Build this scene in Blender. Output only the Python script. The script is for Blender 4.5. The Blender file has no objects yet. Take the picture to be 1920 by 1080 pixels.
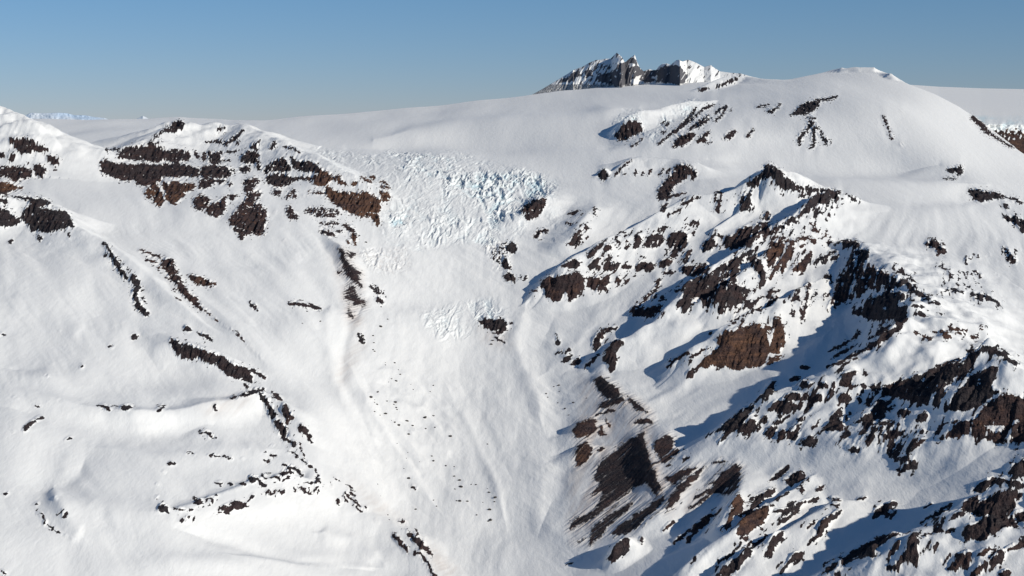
import bpy, math, time
import numpy as np
T0 = time.time()
QUALITY = 1.0            # grid density multiplier
rng = np.random.RandomState(7)

DATA = """
# header: @name|category|tint|tile ox oy scale|label   (* before name: every shape is its own object)
@rock_cliff|cliff|.35|0 180 4|dark brown rock cliff patches under the snowy summit at the far left edge
P1 60,315 130,320 210,325 290,360 355,395 360,420 300,420 240,415 210,438 150,425 110,390 70,350
P.9 75,425 110,430 118,460 90,495 75,480
P.7 0,415 45,430 40,470 0,470
P1 350,445 400,450 450,470 445,520 400,520 350,490
P.95 0,530 80,525 180,535 240,560 245,600 190,625 150,620 150,645 90,640 60,610 0,610
P1 255,520 300,512 350,540 345,570 325,590 328,628 275,605 250,560
P1 195,495 230,495 225,510
P1 390,545 438,550 425,565
@orange_rock_band|rock outcrop|1|0 180 4|orange brown rock band at the left edge just above the snow capped grey cliff
P1 0,640 60,650 125,680 120,710 60,720 40,745 0,740
P1 130,675 170,680 170,700 140,700
@grey_cliff|cliff|.1|0 180 4|dark grey green cliff with thin snow cap at the left edge, mid slope
P1 0,748 180,752 330,770 388,798 370,825 290,830 250,870 215,940 165,925 170,860 215,830 230,790 100,760 0,755
P1 0,830 60,850 100,900 155,925 150,945 100,975 20,985 0,970
P1 165,930 215,900 290,830 350,850 430,850 500,870 540,930 575,1000 520,975 490,1000 420,1010 350,1025 290,1015 230,1015 215,960 165,945
P1 0,770 55,780 50,810 0,800
*rock_patch|rock outcrop|.1|0 400 4|small dark rock patches in the snow just below the grey cliff at the left edge
S22 60,228 100,195
S18 280,188 298,168
S10 295,215 315,180
S14 528,213 536,215
S12 515,150 520,190
S12 360,250 375,220
S8 600,130 632,165
S8 640,175 670,195
S10 722,214 732,218
@summit_rocks|rock outcrop|.2|0 180 4|dark rocks on the pointed summit of the layered left ridge
P.9 1170,290 1220,250 1280,230 1320,190 1350,182 1375,200 1400,245 1350,250 1300,285 1285,265 1240,265 1180,300
S12.5 1110,360 1170,310 1150,290
S8.8 1090,375 1230,340
S16 1630,250 1700,232
S14 1425,330 1435,332
S12 1525,340 1560,345
S14 1580,335 1600,350
S16 1610,340 1660,340
S10 770,402 870,402 1000,385 1150,372
@banded_cliff|cliff|.3|0 180 4|long dark upper rock band split by snow ledges on the layered left ridge
P1 880,455 890,430 960,400 1080,385 1150,380 1200,380 1240,410 1330,405 1420,410 1430,480 1320,500 1220,480 1200,500 1100,485 1000,480 880,470
S25 1460,415 1495,475
S35 1530,425 1530,485
S20 1570,420 1580,470 1610,430
P1 745,490 790,475 830,495 870,505 950,510 1030,515 1060,500 1150,515 1250,510 1350,505 1480,540 1500,560 1495,605 1400,600 1330,615 1210,600 1205,640 1150,665 1080,670 1025,665 1020,630 940,640 880,620 820,600 750,570 760,540
P1 1505,540 1550,520 1600,525 1690,525 1735,545 1735,600 1700,612 1530,615 1505,600
P1 1500,625 1700,630 1660,665 1620,650 1560,685 1490,695
P.9 1560,510 1600,450 1660,440 1660,480 1650,515
S14 1680,360 1740,330 1780,300 1825,260
S44 1785,355 1786,356
@red_brown_buttress|rock outcrop|.7|0 180 4|pair of red brown pointed rock buttresses hanging below the banded left cliff
P1 1080,740 1110,690 1150,665 1190,670 1225,745 1225,800 1205,838 1165,810 1150,775 1110,770
P1 1235,700 1270,660 1290,630 1330,635 1350,660 1420,655 1475,645 1455,700 1430,715 1400,710 1380,750 1330,800 1300,815 1260,795 1240,760
P1 1215,640 1250,650 1255,690 1220,690
@brown_buttress|rock outcrop|.5|0 180 4|small brown buttresses in the snow gully right of the red brown pointed buttresses
P1 1445,780 1500,735 1545,745 1580,780 1550,830 1495,862 1465,840
P1 1540,850 1600,800 1640,820 1680,790 1695,830 1680,880 1620,915 1590,890 1565,895
P.8 1700,740 1770,745 1740,780
P1 1705,650 1740,640 1735,680 1705,675
@ridge_rocks|rock outcrop|.2|400 200 4|scattered dark rocks on the snowy crest of the layered left ridge right of its summit
S22 30,170 100,155
S12 210,195 230,175
S25 90,280 130,260 180,220
S48 185,275 186,276
S20 15,262 60,255
S20 335,260 290,310 330,320
P1 200,430 215,370 265,330 310,340 340,330 345,370 320,400 290,425 240,420
S10 60,345 200,330
S20 0,380 60,340
S12.8 40,400 130,405
S20 300,410 345,412
P.8 415,325 440,270 465,250 470,290 440,325
P.85 0,440 100,455 130,500 100,530 0,530
P.85 190,455 270,450 275,490 200,495
S30.8 140,460 165,490
S30 335,430 345,480
@dark_upper_cliff|cliff|.2|400 200 4|dark upper cliff beneath the snow peak in the middle of the layered left ridge
P1 370,480 400,440 470,400 520,385 545,400 590,470 560,490 500,490 450,490 390,500
P1 570,375 590,370 630,410 700,405 760,410 790,450 830,490 850,500 830,510 760,490 700,490 640,480 600,460
P.95 395,510 460,505 530,510 600,530 720,520 740,560 680,545 600,560 560,590 520,600 500,615 450,590 400,580
S8 520,295 600,315 660,350
@red_rock_step|rock outcrop|.75|400 200 4|red brown rock steps on the right shoulder of the layered left ridge
P.95 740,520 800,500 850,480 900,530 960,510 950,540 1000,570 1005,585 940,580 930,550 870,560 860,595 750,590
P1 1030,565 1080,560 1090,585 1040,590
S20.8 1110,530 1190,570
P1 1175,515 1215,520 1210,545 1180,540
S18.8 1250,550 1310,585
S18 1260,605 1315,605
@orange_based_cliff|cliff|.8|400 200 4|big dark cliff with an orange base overhanging the left edge of the icefall
P1 910,630 970,640 1080,650 1130,635 1180,655 1250,690 1255,790 1190,825 1110,825 1020,800 960,760 900,720 850,680 845,640 830,610 870,600
P1 1245,640 1310,640 1335,670 1320,700 1265,720
P1 1190,830 1240,810 1245,870 1235,900 1205,870
S25.7 710,640 830,650
@gully_wall|cliff|.4|400 200 4|steep dark rib beside a blue shaded gully in the middle of the left ridge
P.8 220,560 260,540 300,530 340,540 350,570 300,620 250,700
S40 125,578 126,582
P.8 100,670 190,665 150,700
P1 0,760 50,700 95,660 100,690 70,740 90,780 50,830 0,830
@triangular_buttress|rock outcrop|.45|400 200 4|large triangular purple brown buttress at the foot of the left ridge
P.88 110,850 160,790 220,720 290,650 330,620 370,630 350,680 300,720 350,730 400,790 400,860 380,900 385,960 340,970 290,950 240,970 190,960 150,920 130,880
P1 190,975 230,975 215,1010
@rock_tufts|rock outcrop|.4|400 200 4|broken brown rock bands between the triangular buttress and the orange based cliff
P.7 440,625 510,625 510,660 450,670
S25.7 545,690 600,630 610,680
S32 680,668 681,674
P.8 540,770 585,735 600,790 650,830 590,850 560,830
S20.7 450,800 475,780
P.62 680,780 720,750 780,760 830,760 880,770 940,770 960,810 900,830 780,830 690,800
S18.7 800,880 940,870
S30 800,930 910,965
S28.8 930,935 970,940
S35.9 990,890 1040,930 1060,980
S22 890,910 892,912
S6 275,1000 280,1030
S8 535,990 535,1030
S6 455,980 460,1000
@orange_debris_streak|rock outcrop|1|400 200 4|thin orange debris streaks beside the left edge of the icefall
S12.8 1000,1000 1030,1040
S16.8 1040,970 1070,1040
@dark_scree_gully|scree slope|.25|460 440 4|dark scree gully running down the snow slope left of the glacier
P1 680,90 740,120 750,180 790,230 870,290 875,320 840,300 875,380 880,405 840,370 800,340 770,310 735,270 740,230 715,200 715,140
P1 750,130 825,145 800,175 755,150
P.8 800,370 830,430 850,480 910,510 900,540 840,530 820,540 800,500 750,480 750,430
P.9 765,600 780,540 800,590 840,640
S12 690,300 720,270
@glacier_edge_rocks|rock outcrop|.2|460 440 4|dark rocks beside the glacier just right of the dark scree gully
P.65 930,365 990,390 1050,440 1020,460 970,440 940,410
P.95 970,465 1040,490 1030,530 990,500
@flat_rock_strip|rock outcrop|.3|460 440 4|thin flat brown rock strip alone on the smooth snow left of the dark scree gully
S18.9 325,515 440,525 500,540 570,558
*rock_patch|rock outcrop|.15|460 440 4|small dark rocks in the snow along the left margin of the glacier
S18 30,500 95,570
S28.8 845,740 890,820
S14 40,1008 95,1040 150,1075
S7 20,830 65,875
S8 80,885 130,940
@long_dark_rib|rock outcrop|0|0 400 4|long thin dark rock rib curving down the smooth left snow slope
S12 770,225 800,240 840,310
S32 835,320 880,390 940,480
P1 960,470 1020,470 1050,520 1035,555 990,530
S38 1030,560 1010,620 1040,700 1100,755
S10 1060,630 1100,675
S12 780,320 805,290
S6.8 890,345 990,445
S5 1060,540 1120,600
@brown_spur_rocks|rock outcrop|.5|0 400 4|long reddish brown rock spur descending the left snow slope beside the dark rib
S20.6 1040,275 1120,300 1200,330
S14 1090,350 1180,372
S36 1189,408 1192,412
P.95 1215,350 1280,338 1310,370 1340,460 1390,540 1420,600 1480,640 1500,690 1570,740 1605,785 1560,760 1480,710 1410,650 1350,590 1330,540 1290,500 1250,440 1205,390
S9 1605,785 1640,815
S10 1240,470 1285,525
S12.7 1280,566 1330,570
S14.7 1295,630 1345,650
S5 1650,825 1780,895
S10 1780,895 1800,925
S4 1800,930 1900,1030
@almond_rock|rock outcrop|.75|0 400 4|almond shaped light brown rock lying in the snow right of the brown spur
P.95 1405,462 1450,460 1530,490 1640,530 1590,548 1500,535 1440,510
@round_rock|rock outcrop|.05|0 400 4|small round black rock above the thick grey cliff band
P1 1375,855 1400,845 1430,865 1425,885 1385,888
@crescent_rock|rock outcrop|.05|0 400 4|thin crescent shaped black rock right of the small round black rock
S14 1485,895 1540,920 1595,960
@lone_rock|rock outcrop|.05|0 400 4|lone dark rock in the open snow left of the thick grey cliff band
P1 980,925 1010,900 1040,920 1000,945
*rock_patch|rock outcrop|.1|0 400 4|tiny dark rocks scattered over the open snow of the left slope
S14 800,1005 860,990
S12 0,900 40,920
S8 65,905 95,925
S8 440,870 455,895
@thick_grey_cliff|cliff|.2|0 620 4|thick grey brown cliff band stepping down the left slope with snow powdered top
P1 1270,45 1310,70 1360,110 1400,95 1470,130 1510,140 1600,170 1680,200 1740,250 1850,280 1890,340 1895,400 1840,370 1800,355 1740,350 1700,330 1660,290 1610,255 1550,250 1500,205 1450,205 1400,213 1330,185 1290,130
S20.8 1840,400 1855,435
*rock_patch|rock outcrop|.15|0 620 4|small dark rocks along the low snow crest at the lower left
S16 516,215 528,213
S14 590,285 635,250
S10 330,330 380,350
S8 85,495 150,510
S10 430,518 480,525
S7 590,522 630,528
P1 735,560 800,570 825,580 820,605 770,580
P1 905,575 960,558 998,575 975,590 910,595
S16 1180,605 1225,572
S14 1745,495 1780,495
S20 1612,555 1620,600
S14.8 240,560 325,572
S22.9 180,750 230,700 320,645
S14 90,760 110,750
S10 480,822 560,800
S5 640,540 740,565 900,565
S4.8 1000,565 1200,565 1300,550
S5 1700,510 1820,490 1920,455
*rock_patch|rock outcrop|.1|0 620 4|small dark flat rocks in the snow below the left crest
S14 1563,703 1567,707
S24.9 1500,765 1545,760 1580,790
S12 1590,800 1630,808
S12 1533,815 1537,820
S9 1375,912 1475,925
S9 1540,932 1690,948
S14 1700,955 1755,957
S6 1790,960 1870,965
S20 1898,937 1902,937
S8 1850,880 1875,883
S16 1255,1000 1325,1000
S12 1215,1055 1250,1060
*rock_patch|rock outcrop|.15|0 810 4|small dark rocks around the snowy hollow at the lower left corner
S22.9 15,470 65,455
S24.7 255,540 295,535
S12 233,555 237,555
S20 275,618 277,622
S24.9 330,680 336,690
S14 380,710 400,720
S4 280,580 330,640 345,690 430,750 600,825
S22 398,497 428,495
S9 410,635 480,575
S22 480,645 500,605
S10 725,905 735,907
S12 0,1030 50,1075
@snow_bank_rocks|rock outcrop|.05|0 810 4|line of dark rocks along the top of the snow bank at the lower left centre
S10 1155,385 1210,400
S10 1175,455 1172,515
P1 1185,560 1215,548 1265,565 1240,595 1200,598
S14 1240,560 1260,610
S8 1160,590 1160,655
S14 1120,672 1122,678
S12 1310,575 1415,590
S16 1425,580 1450,582
P1 1460,505 1500,505 1525,520 1490,550 1465,545
S6 1435,490 1470,500
S8 1510,563 1540,565
S12 1545,510 1590,500 1600,528
S16 1562,543 1568,545
S12 1620,465 1635,490
S12 1658,470 1664,470
S10 1600,387 1695,380
S9 1645,405 1665,408
S22 1715,392 1750,396
S10 1800,388 1845,393
P1 1860,345 1890,335 1920,345 1920,375 1890,375
@speckled_bank|rock outcrop|.3|0 810 4|speckled band of small brown rocks on the bright face of the lower left snow bank
P.55 1310,680 1400,625 1480,650 1420,680
P.7 1630,580 1700,545 1780,510 1850,535 1855,560 1700,615 1640,600
P.3 1480,650 1620,590 1640,620 1540,655
P.4 1840,510 1920,440 1920,480 1870,520
P.4 1960,450 2140,415 2150,470 1960,490
P.45 2200,400 2400,430 2380,480 2200,450
P.6 1760,530 1852,535 1850,565 1765,590
P.45 2280,375 2400,350 2410,440 2360,400
@crest_tip|rock outcrop|.1|440 640 4|dark tip and left black rib of the twin ribs at the low left crest
S10 60,400 150,370 215,352
S14 175,375 225,375
S32 185,405 230,440 270,510 295,570
P1 285,600 330,585 360,620 395,660 400,700 380,740 340,700 310,650
S30.9 370,740 400,740 450,775
S14.8 250,545 290,570
@crest_right_rib|rock outcrop|.35|440 640 4|brown right rib of the twin ribs at the low left crest
S14.8 280,380 350,430
P.95 350,500 385,460 420,530 445,575 410,600 400,640 385,590 360,540
S16.8 285,415 350,440
P1 475,665 500,615 540,650 570,710 600,780 570,755 530,700 500,680
S7.8 490,760 505,830 525,880
@wavy_rock_chain|rock outcrop|.15|440 640 4|wavy chains of dark rocks in the snow below the twin ribs
S16 260,775 290,772
S16 98,800 104,800
S18 138,855 142,855
S10 205,835 240,835
S14 265,845 320,870
P1 212,890 275,885 270,900 230,908
S10 360,920 400,935
S18 405,945 440,950 480,980 505,1010
S14 270,1020 340,1030
S16 350,1000 390,975 440,990
S10 370,1040 430,1010
P1 100,1020 170,1020 175,1035 140,1060 110,1045
S20 180,1045 235,1085
S12 195,1000 235,1030
S7 240,985 270,990
S10 300,1020 345,1045
S16 45,1068 80,1072
S9.7 380,825 440,835 520,905
S22.85 525,900 585,955
S12.7 615,960 630,1060
S16.5 530,1060 610,1070
@lower_spur_rocks|rock outcrop|.4|440 810 4|brown rocks and thin debris lines along the snow spur left of the lower glacier
S10.8 710,370 740,430
S5 720,320 790,370 910,435
S14 820,460 880,510
S16 860,455 895,485
S7 810,485 850,525
S9 885,510 935,550
S9 890,550 965,605
S14 970,555 995,580
S12 765,500 790,555
S5 1040,645 1090,695
S10 1310,400 1380,440
S8 1330,570 1365,585
S7 1210,660 1290,680
S12 1240,682 1290,680
@spur_end_cliff|cliff|.45|440 810 4|narrow dark cliff and brown scree at the pointed lower end of the left snow spur
P1 1285,690 1310,750 1350,780 1420,820 1440,860 1500,940 1440,900 1380,860 1340,810 1300,770
S10.8 1355,725 1375,770
P1 1150,735 1200,760 1240,795 1255,830 1300,880 1310,920 1280,895 1250,860 1200,810 1190,770
P1 1340,905 1390,900 1400,920 1345,925
S12 1395,910 1440,980 1500,1080
S7 1545,1025 1580,1050
@shoulder_crag|rock outcrop|.3|980 80 4|dark rounded crag beside blue ice at left end of the upper right shoulder
P.97 685,700 720,650 760,610 800,590 850,580 890,600 900,650 880,680 820,700 780,735 720,735
S8 800,790 850,760 900,720
@ice_streaked_ribs|rock outcrop|.15|980 80 4|parallel slanting dark ribs below the small hanging ice cliffs on the upper right shoulder
P.9 1025,610 1070,580 1060,610
S12 1060,630 1100,600
P.9 1025,670 1080,655 1060,685
S16.8 1010,770 1080,710 1180,630 1280,530 1300,490
S18.8 1130,680 1230,600 1280,520
S14 1260,590 1350,500 1430,465
S14 1300,640 1420,560
S18 1250,650 1400,540
S12 1440,530 1530,475
S14 1440,590 1500,540 1530,480
S6 1550,510 1590,490
@shoulder_foot_rocks|rock outcrop|.3|980 80 4|dark rocks along the foot of the upper right shoulder above the flat snow terrace
P1 1115,790 1170,700 1240,680 1310,680 1260,730 1210,780 1170,775 1130,795
P.9 1290,740 1350,690 1410,645 1400,690 1370,720 1395,730 1370,750 1330,745 1310,755
P1 1480,730 1530,690 1600,640 1590,690 1560,720
P1 1665,705 1700,680 1710,700 1695,718
S12 1710,675 1735,635
S8 1390,755 1430,745
*rock_patch|rock outcrop|.2|980 80 4|small thin rocks high on the smooth snow left of the dome cliff
S16.8 1740,490 1850,465
S8 1640,558 1680,550
S7 1815,565 1825,565
S12 1870,525 1915,475
@pyramid_rock|rock outcrop|.1|980 80 4|small dark pyramid rock standing alone left of the streaked snow mound
P1 560,975 620,945 650,990 620,1035 580,1030
@streaked_mound_rocks|rock outcrop|.35|980 80 4|short slanting dark streaks on the face of the snow mound below the shoulder
S10.9 690,1000 740,940 830,870
S16 840,1000 850,960
S14 890,900 900,880
S10.9 885,1000 910,960
S14 940,1000 970,950
S14 1020,1000 1060,940
S10 1080,985 1105,940
S14.7 720,985 780,985
S5 930,890 940,900
P.9 1120,970 1150,920 1220,910 1190,940
@slab_rock|rock outcrop|.35|1200 290 4|long slanting grey brown rock slab at the right end of the streaked snow mound
P.97 130,270 200,180 340,75 400,100 425,130 420,170 390,210 385,150 330,190 260,230 230,290 170,340 130,330
@peak_foot_rock|rock outcrop|.15|980 80 4|dark rock at the foot of the snow ridge right of the jagged peak
S26.9 1310,355 1390,345
S22 1450,335 1530,300 1610,270
@dome_cliff|cliff|.05|1440 100 4|dark hook shaped rock cliff high on the left side of the great snow dome
P1 120,490 200,440 230,400 300,360 380,365 385,395 350,430 270,465 200,460
S12 350,355 440,345 520,325
S14.8 290,480 365,490
S14.8 300,510 350,520
S20.9 330,520 290,580 240,630 235,685
S14 335,560 390,555
S18.9 345,560 345,680 320,715
S10 390,570 430,685
S25.8 430,640 440,690
S12.8 470,650 480,680
S14 90,610 105,620
S18 129,635 131,636
S8 180,655 190,655
S12 0,440 40,430 95,380
@dome_rib|rock outcrop|.35|1440 100 4|thin broken rock rib on the bright face of the great snow dome
S14.85 860,460 900,550 930,650
S14.8 995,420 1015,455
S16 990,670 1005,700
S8 888,678 892,682
S12 710,660 711,672
S6 555,690 556,692
S6 575,690 576,692
@dome_edge_rocks|rock outcrop|.4|1440 100 4|speckled rocks on the right edge of the great snow dome before the far ice cliff
S40.75 1540,480 1600,540 1650,590
S16.9 1650,590 1750,660 1850,710
@hooked_nunatak|rock outcrop|.1|1440 100 4|small dark hooked rock in the flat snow right of the dome foot
P.9 1325,868 1400,852 1420,860 1440,830 1460,840 1455,920 1430,915 1400,885 1370,900
S10 1300,942 1425,940
@right_edge_cliff|cliff|.1|1440 290 4|long dark cliff with a wind scooped hollow at the right edge of the upper snowfield
P1 1500,250 1600,265 1680,285 1750,290 1755,340 1720,330 1650,340 1600,358 1550,340 1510,290
S12.8 1760,310 1920,365
S18.8 1780,320 1900,350
P1 1760,360 1800,390 1815,420 1770,400
P1 1755,445 1800,470 1850,455 1920,500 1920,560 1860,520 1780,490
S14 1900,560 1920,590
@comma_rock|rock outcrop|.4|1440 290 4|comma shaped brown rock alone in the smooth snowfield on the right
P.97 1175,665 1230,645 1280,650 1300,685 1340,720 1330,742 1280,740 1250,700 1190,690
*rock_patch|rock outcrop|.2|1440 290 4|small pointed dark rocks at the lower edge of the right snowfield
S22.9 1480,760 1490,820
S10 1505,765 1520,795
S7 1545,740 1550,760
S10 1570,745 1588,790
S10 1640,770 1665,740
S24 1760,690 1810,740
P1 1790,790 1810,740 1850,770 1862,820 1800,800
S26 1863,715 1867,716
S18 1899,715 1901,716
S10 1889,645 1891,646
S10 1899,685 1901,686
S12.8 1280,835 1340,865
S16.9 1350,880 1385,925
S9 1440,878 1442,884
S8 1475,910 1510,945
S22 1545,870 1615,930
S8 1690,885 1730,915
S4 910,845 1060,910
S10 1070,920 1110,960
@sharp_peak|rock outcrop|.1|1200 290 4|sharp black pyramid summit at the head of the right hand ridges
P.95 925,130 930,85 960,65 1000,80 1040,110 1080,140 1120,190 1190,240 1170,270 1130,260 1110,290 1080,250 1040,240 1010,200 990,160 960,180 940,150
P1 805,215 870,170 925,130 935,170 900,210 860,240 820,250
P1 720,370 760,310 800,290 850,245 820,300 840,370 835,430 790,425 755,430 760,350 730,350
S18 1190,240 1300,268 1400,268 1500,285
S18 1200,320 1230,265
S18 1240,310 1270,270
@second_crest|rock outcrop|.1|1200 290 4|dark shaded crest behind the sharp black summit where the second ridge begins
P1 1260,350 1330,300 1400,280 1440,285 1410,330 1420,360 1340,370 1260,430 1200,475 1170,470 1220,420 1270,380
P1 1430,290 1480,280 1495,350 1470,350 1440,320
S12 1540,300 1630,355
P.6 1300,430 1350,380 1400,365 1440,380 1460,410 1400,420 1350,455 1310,460
S14 1410,450 1430,470
S35.65 1160,470 1060,540 1000,560
S22 1130,490 1180,500
S20.8 1030,530 1090,550
@second_ridge_wall|cliff|.35|1200 290 4|brown rock wall partly in blue shadow on the upper second ridge
S35 950,430 960,490
S25.8 880,515 940,520
P.85 640,620 720,600 740,560 800,540 860,530 940,530 1000,555 1010,590 930,620 860,650 800,680 720,710 690,720 640,700
P1 455,710 500,650 560,570 575,545 580,570 550,610 550,650 600,690 560,700 520,720
S30.8 580,600 610,620
@first_ridge_rocks|rock outcrop|.3|1200 290 4|dark rocks on the upper snowy slope of the first ridge left of the sharp summit
S22.9 565,340 600,350 570,420 610,430
S22.9 560,292 615,285
S18 300,380 430,320
S14.9 190,340 240,310 350,285
S18 150,420 200,370
S12.8 210,460 300,405
S22.8 370,500 420,520
P.9 195,640 240,590 300,570 350,600 355,660 300,720 260,760 240,700 210,680
P.8 40,690 60,620 110,590 150,600 180,640 150,690 90,700
S30.8 400,585 402,600
S16 520,505 525,490
S9 464,414 468,416
S22 330,800 370,740
P1 140,800 210,780 260,790 200,840 150,820
P.9 0,790 50,800 100,820 90,880 40,870 0,860
P.85 310,850 350,820 400,860 450,850 500,810 520,850 440,900 380,905 320,890
S20.8 180,890 240,880
S26 269,880 271,882
S12.8 220,540 120,570
@shadowed_ridge_cliffs|cliff|.25|1200 290 4|dense dark cliffs in blue shadow along the third ridge
P.75 330,970 400,940 500,900 560,870 640,800 750,750 900,680 860,730 780,780 740,860 720,940 760,990 850,1020 800,1060 700,1060 600,1080 500,1080 400,1080 330,1080 300,1010
P.9 815,780 850,755 890,770 930,850 940,930 930,980 890,1010 910,950 890,890 840,850
@red_ribs|rock outcrop|.6|1200 290 4|red brown rock ribs fanning down the sunlit snow below the second crest
P.95 990,660 1060,650 1080,690 1040,760 1000,830 960,850 950,780
S25.85 1100,650 1150,650 1080,760 1000,880 975,930
S30.8 1190,640 1260,620 1310,660
S30.9 1150,700 1100,780 1060,880
P1 1130,870 1180,820 1240,760 1295,715 1280,770 1250,820 1240,860 1180,880
S20.8 1180,700 1230,680
S14.7 980,625 1090,620
S35.55 1270,560 1400,610
S25.6 1280,520 1320,560
S20.9 1400,660 1445,650
@humped_crag|rock outcrop|.1|1200 290 4|dark humped top of the fourth ridge with a rounded black cap
P1 1470,650 1560,640 1620,650 1655,685 1580,695 1530,680
S16.9 1290,820 1400,760 1460,720
S20.6 1330,820 1500,760
S22.8 1440,790 1500,750
P.65 1540,830 1580,750 1640,700 1700,710 1730,760 1700,800 1660,860 1620,900 1560,870
P.8 1480,950 1520,870 1600,880 1650,930 1560,1000 1500,1060 1450,1060
P.68 1700,900 1780,870 1860,890 1880,930 1920,920 1920,980 1800,1000 1700,1020 1640,1060 1600,1000
S14.7 1380,920 1430,910 1440,960
S16.8 1240,1000 1280,960
@icefall_rock|rock outcrop|.4|720 260 4|banded dark rock island at the right edge of the upper blue icefall
P.9 1015,545 1050,510 1080,480 1150,450 1215,450 1220,490 1180,560 1120,610 1060,605 1055,570
@knoll_rocks|rock outcrop|.35|860 380 4|broken dark rocks on the low knoll right of the banded icefall rock
S18.9 570,265 600,220 650,205
S30 609,280 611,282
S30 654,220 656,222
S26 659,290 661,291
S40 724,280 727,281
S18 690,165 710,175
S30.6 810,90 920,60
S25.8 800,155 850,160
S30 884,155 886,156
S16.9 1015,35 1020,90
S12 1030,95 1036,97
S12 1034,140 1040,141
P.9 820,310 860,240 920,200 960,160 980,190 930,230 900,290 880,340
P.45 930,260 980,240 975,270 940,275
@glacier_right_rocks|rock outcrop|.15|860 380 4|dark rocks and brown rubble on the right margin of the middle glacier
P1 365,350 385,285 440,320 430,370 390,385
P.95 330,480 335,410 370,440 390,490 360,500
P1 335,545 380,520 420,550 430,600 370,590 340,565
P.4 235,420 260,350 310,310 370,290 370,400 330,470 290,450
S10 455,570 475,545
S12 485,585 515,550
@upper_band_rocks|rock outcrop|.3|860 380 4|upper broken rock bands on the long sunlit face of the first ridge
P.85 960,400 1000,360 1060,310 1080,320 1040,370 980,420
P.85 1070,350 1130,310 1160,330 1110,370
S25.8 1190,270 1200,300
S14.8 1200,225 1260,220
S20.7 1250,270 1260,310
P.9 1310,340 1320,240 1360,240 1370,290 1330,360
P.85 1400,340 1410,260 1450,235 1530,240 1540,300 1480,330
P.93 1560,300 1600,240 1690,210 1720,240 1720,310 1660,370 1620,420 1600,390 1610,320
S25.8 1720,160 1800,150
S12.8 1740,220 1770,250
P1 1820,360 1850,300 1910,250 1920,240 1920,330 1880,370
@middle_band_rocks|rock outcrop|.3|860 380 4|middle broken rock band on the long sunlit face of the first ridge
P.95 765,490 800,440 850,420 930,440 900,470 880,500 820,480
P.9 960,480 1010,430 1070,405 1080,450 1040,500 980,500
P.88 1075,460 1130,450 1200,450 1205,490 1150,505 1080,500
S18.8 1140,390 1090,440
S30.9 1230,490 1280,480
P.85 1310,490 1350,450 1400,440 1460,450 1455,520 1400,500 1340,525
P.85 1490,450 1580,420 1620,430 1560,480 1520,490
S20.9 1730,360 1690,440
P.8 1665,500 1700,460 1750,470 1800,480 1860,450 1880,480 1800,540 1740,550 1680,530
S22.8 1550,530 1600,510
S26 1629,515 1631,516
S25.8 1480,600 1510,580
@ridge_nose_cliff|cliff|.45|860 380 4|big red brown cliff at the lower nose of the first ridge beside the blue shadow
P.98 610,600 650,560 740,555 810,540 900,530 940,560 930,640 900,690 830,750 820,700 800,650 790,700 750,740 700,735 650,690 655,650 610,650
P.92 965,570 1060,555 1130,540 1135,600 1110,660 1020,665 970,630
P.95 1180,545 1215,580 1210,610 1175,600
S22.9 1250,600 1280,570
S16.8 1315,565 1330,560
S22 1169,655 1171,656
S14.8 515,690 590,650
S10 555,750 575,715
@second_ridge_tuft|rock outcrop|.45|860 380 4|ragged brown rock fringe near the lower crest of the second ridge
P.9 1300,850 1310,810 1380,790 1450,780 1500,780 1520,820 1470,830 1450,865 1400,860
P.4 1430,720 1540,690 1640,620 1640,650 1560,740 1430,750
S10.9 1290,820 1350,770 1480,650 1500,590
@lower_icefall_rock|rock outcrop|.15|860 380 4|dark wedge shaped rock below the small lower blue icefall
P1 145,885 200,865 260,885 340,865 360,900 355,960 310,985 230,950 180,920
S20.6 380,905 425,910
S12.9 270,1010 330,1040 350,1060
S6 635,828 660,840
@claw_rock|rock outcrop|.15|860 380 4|small claw shaped dark rock on the smooth slope right of the lower glacier
S8 710,960 740,1010
P1 735,1010 765,1050 735,1075 725,1060
@third_ridge_dark_wall|cliff|.2|860 380 4|dark lower wall of the third ridge above the avalanche tracks
P1 1635,780 1690,690 1740,620 1800,640 1780,700 1740,790 1700,820
P.92 1690,610 1780,580 1860,570 1920,560 1920,770 1860,760 1800,730 1800,660
@second_ridge_nose|rock outcrop|.3|1000 540 4|dark curved rocks at the lower nose of the second ridge
P1 445,470 450,400 490,330 560,300 640,290 620,320 540,340 510,400 510,440 470,475
P.95 520,540 560,450 600,400 650,380 690,430 640,420 610,470 620,560 600,620 560,625 570,580 530,550
S20 380,600 490,500
@lower_slope_streaks|rock outcrop|.1|1000 540 4|short dark streaked rocks below the second ridge nose beside the glacier
S14 160,510 220,465
P.85 195,575 240,520 300,485 280,540
S14 235,490 280,455
P.95 275,575 330,525 375,545 330,590
@third_ridge_face|cliff|.3|1000 540 4|dark shaded buttresses of the third ridge above the big brown cliff
P.95 1240,0 1400,0 1580,60 1570,110 1500,140 1450,200 1390,200 1380,150 1400,100 1350,130 1270,130 1240,70
S18.7 1500,200 1600,130 1750,60 1820,80
S14.8 1480,250 1620,190 1740,130
@big_brown_cliff|cliff|.75|1000 540 4|large sunlit orange brown cliff in the middle of the right hand ridges
P.95 1370,390 1440,320 1530,310 1600,275 1700,270 1740,330 1770,410 1770,480 1720,590 1660,590 1600,600 1550,615 1480,600 1400,590 1380,580 1300,600 1250,580 1290,520 1400,430
@brown_pillar|cliff|.75|1000 540 4|tall sunlit brown rock pillar just right of the large orange brown cliff
P1 1790,230 1830,210 1870,290 1890,420 1840,490 1780,490 1790,400 1800,300
S32 1759,290 1761,295
S30.9 1760,570 1860,510
@cliff_toe_rocks|rock outcrop|.5|1000 540 4|small brown rocks trailing down left of the large orange brown cliff
S18.85 1000,600 1060,540 1160,480
S16.8 1180,520 1330,440
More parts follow.
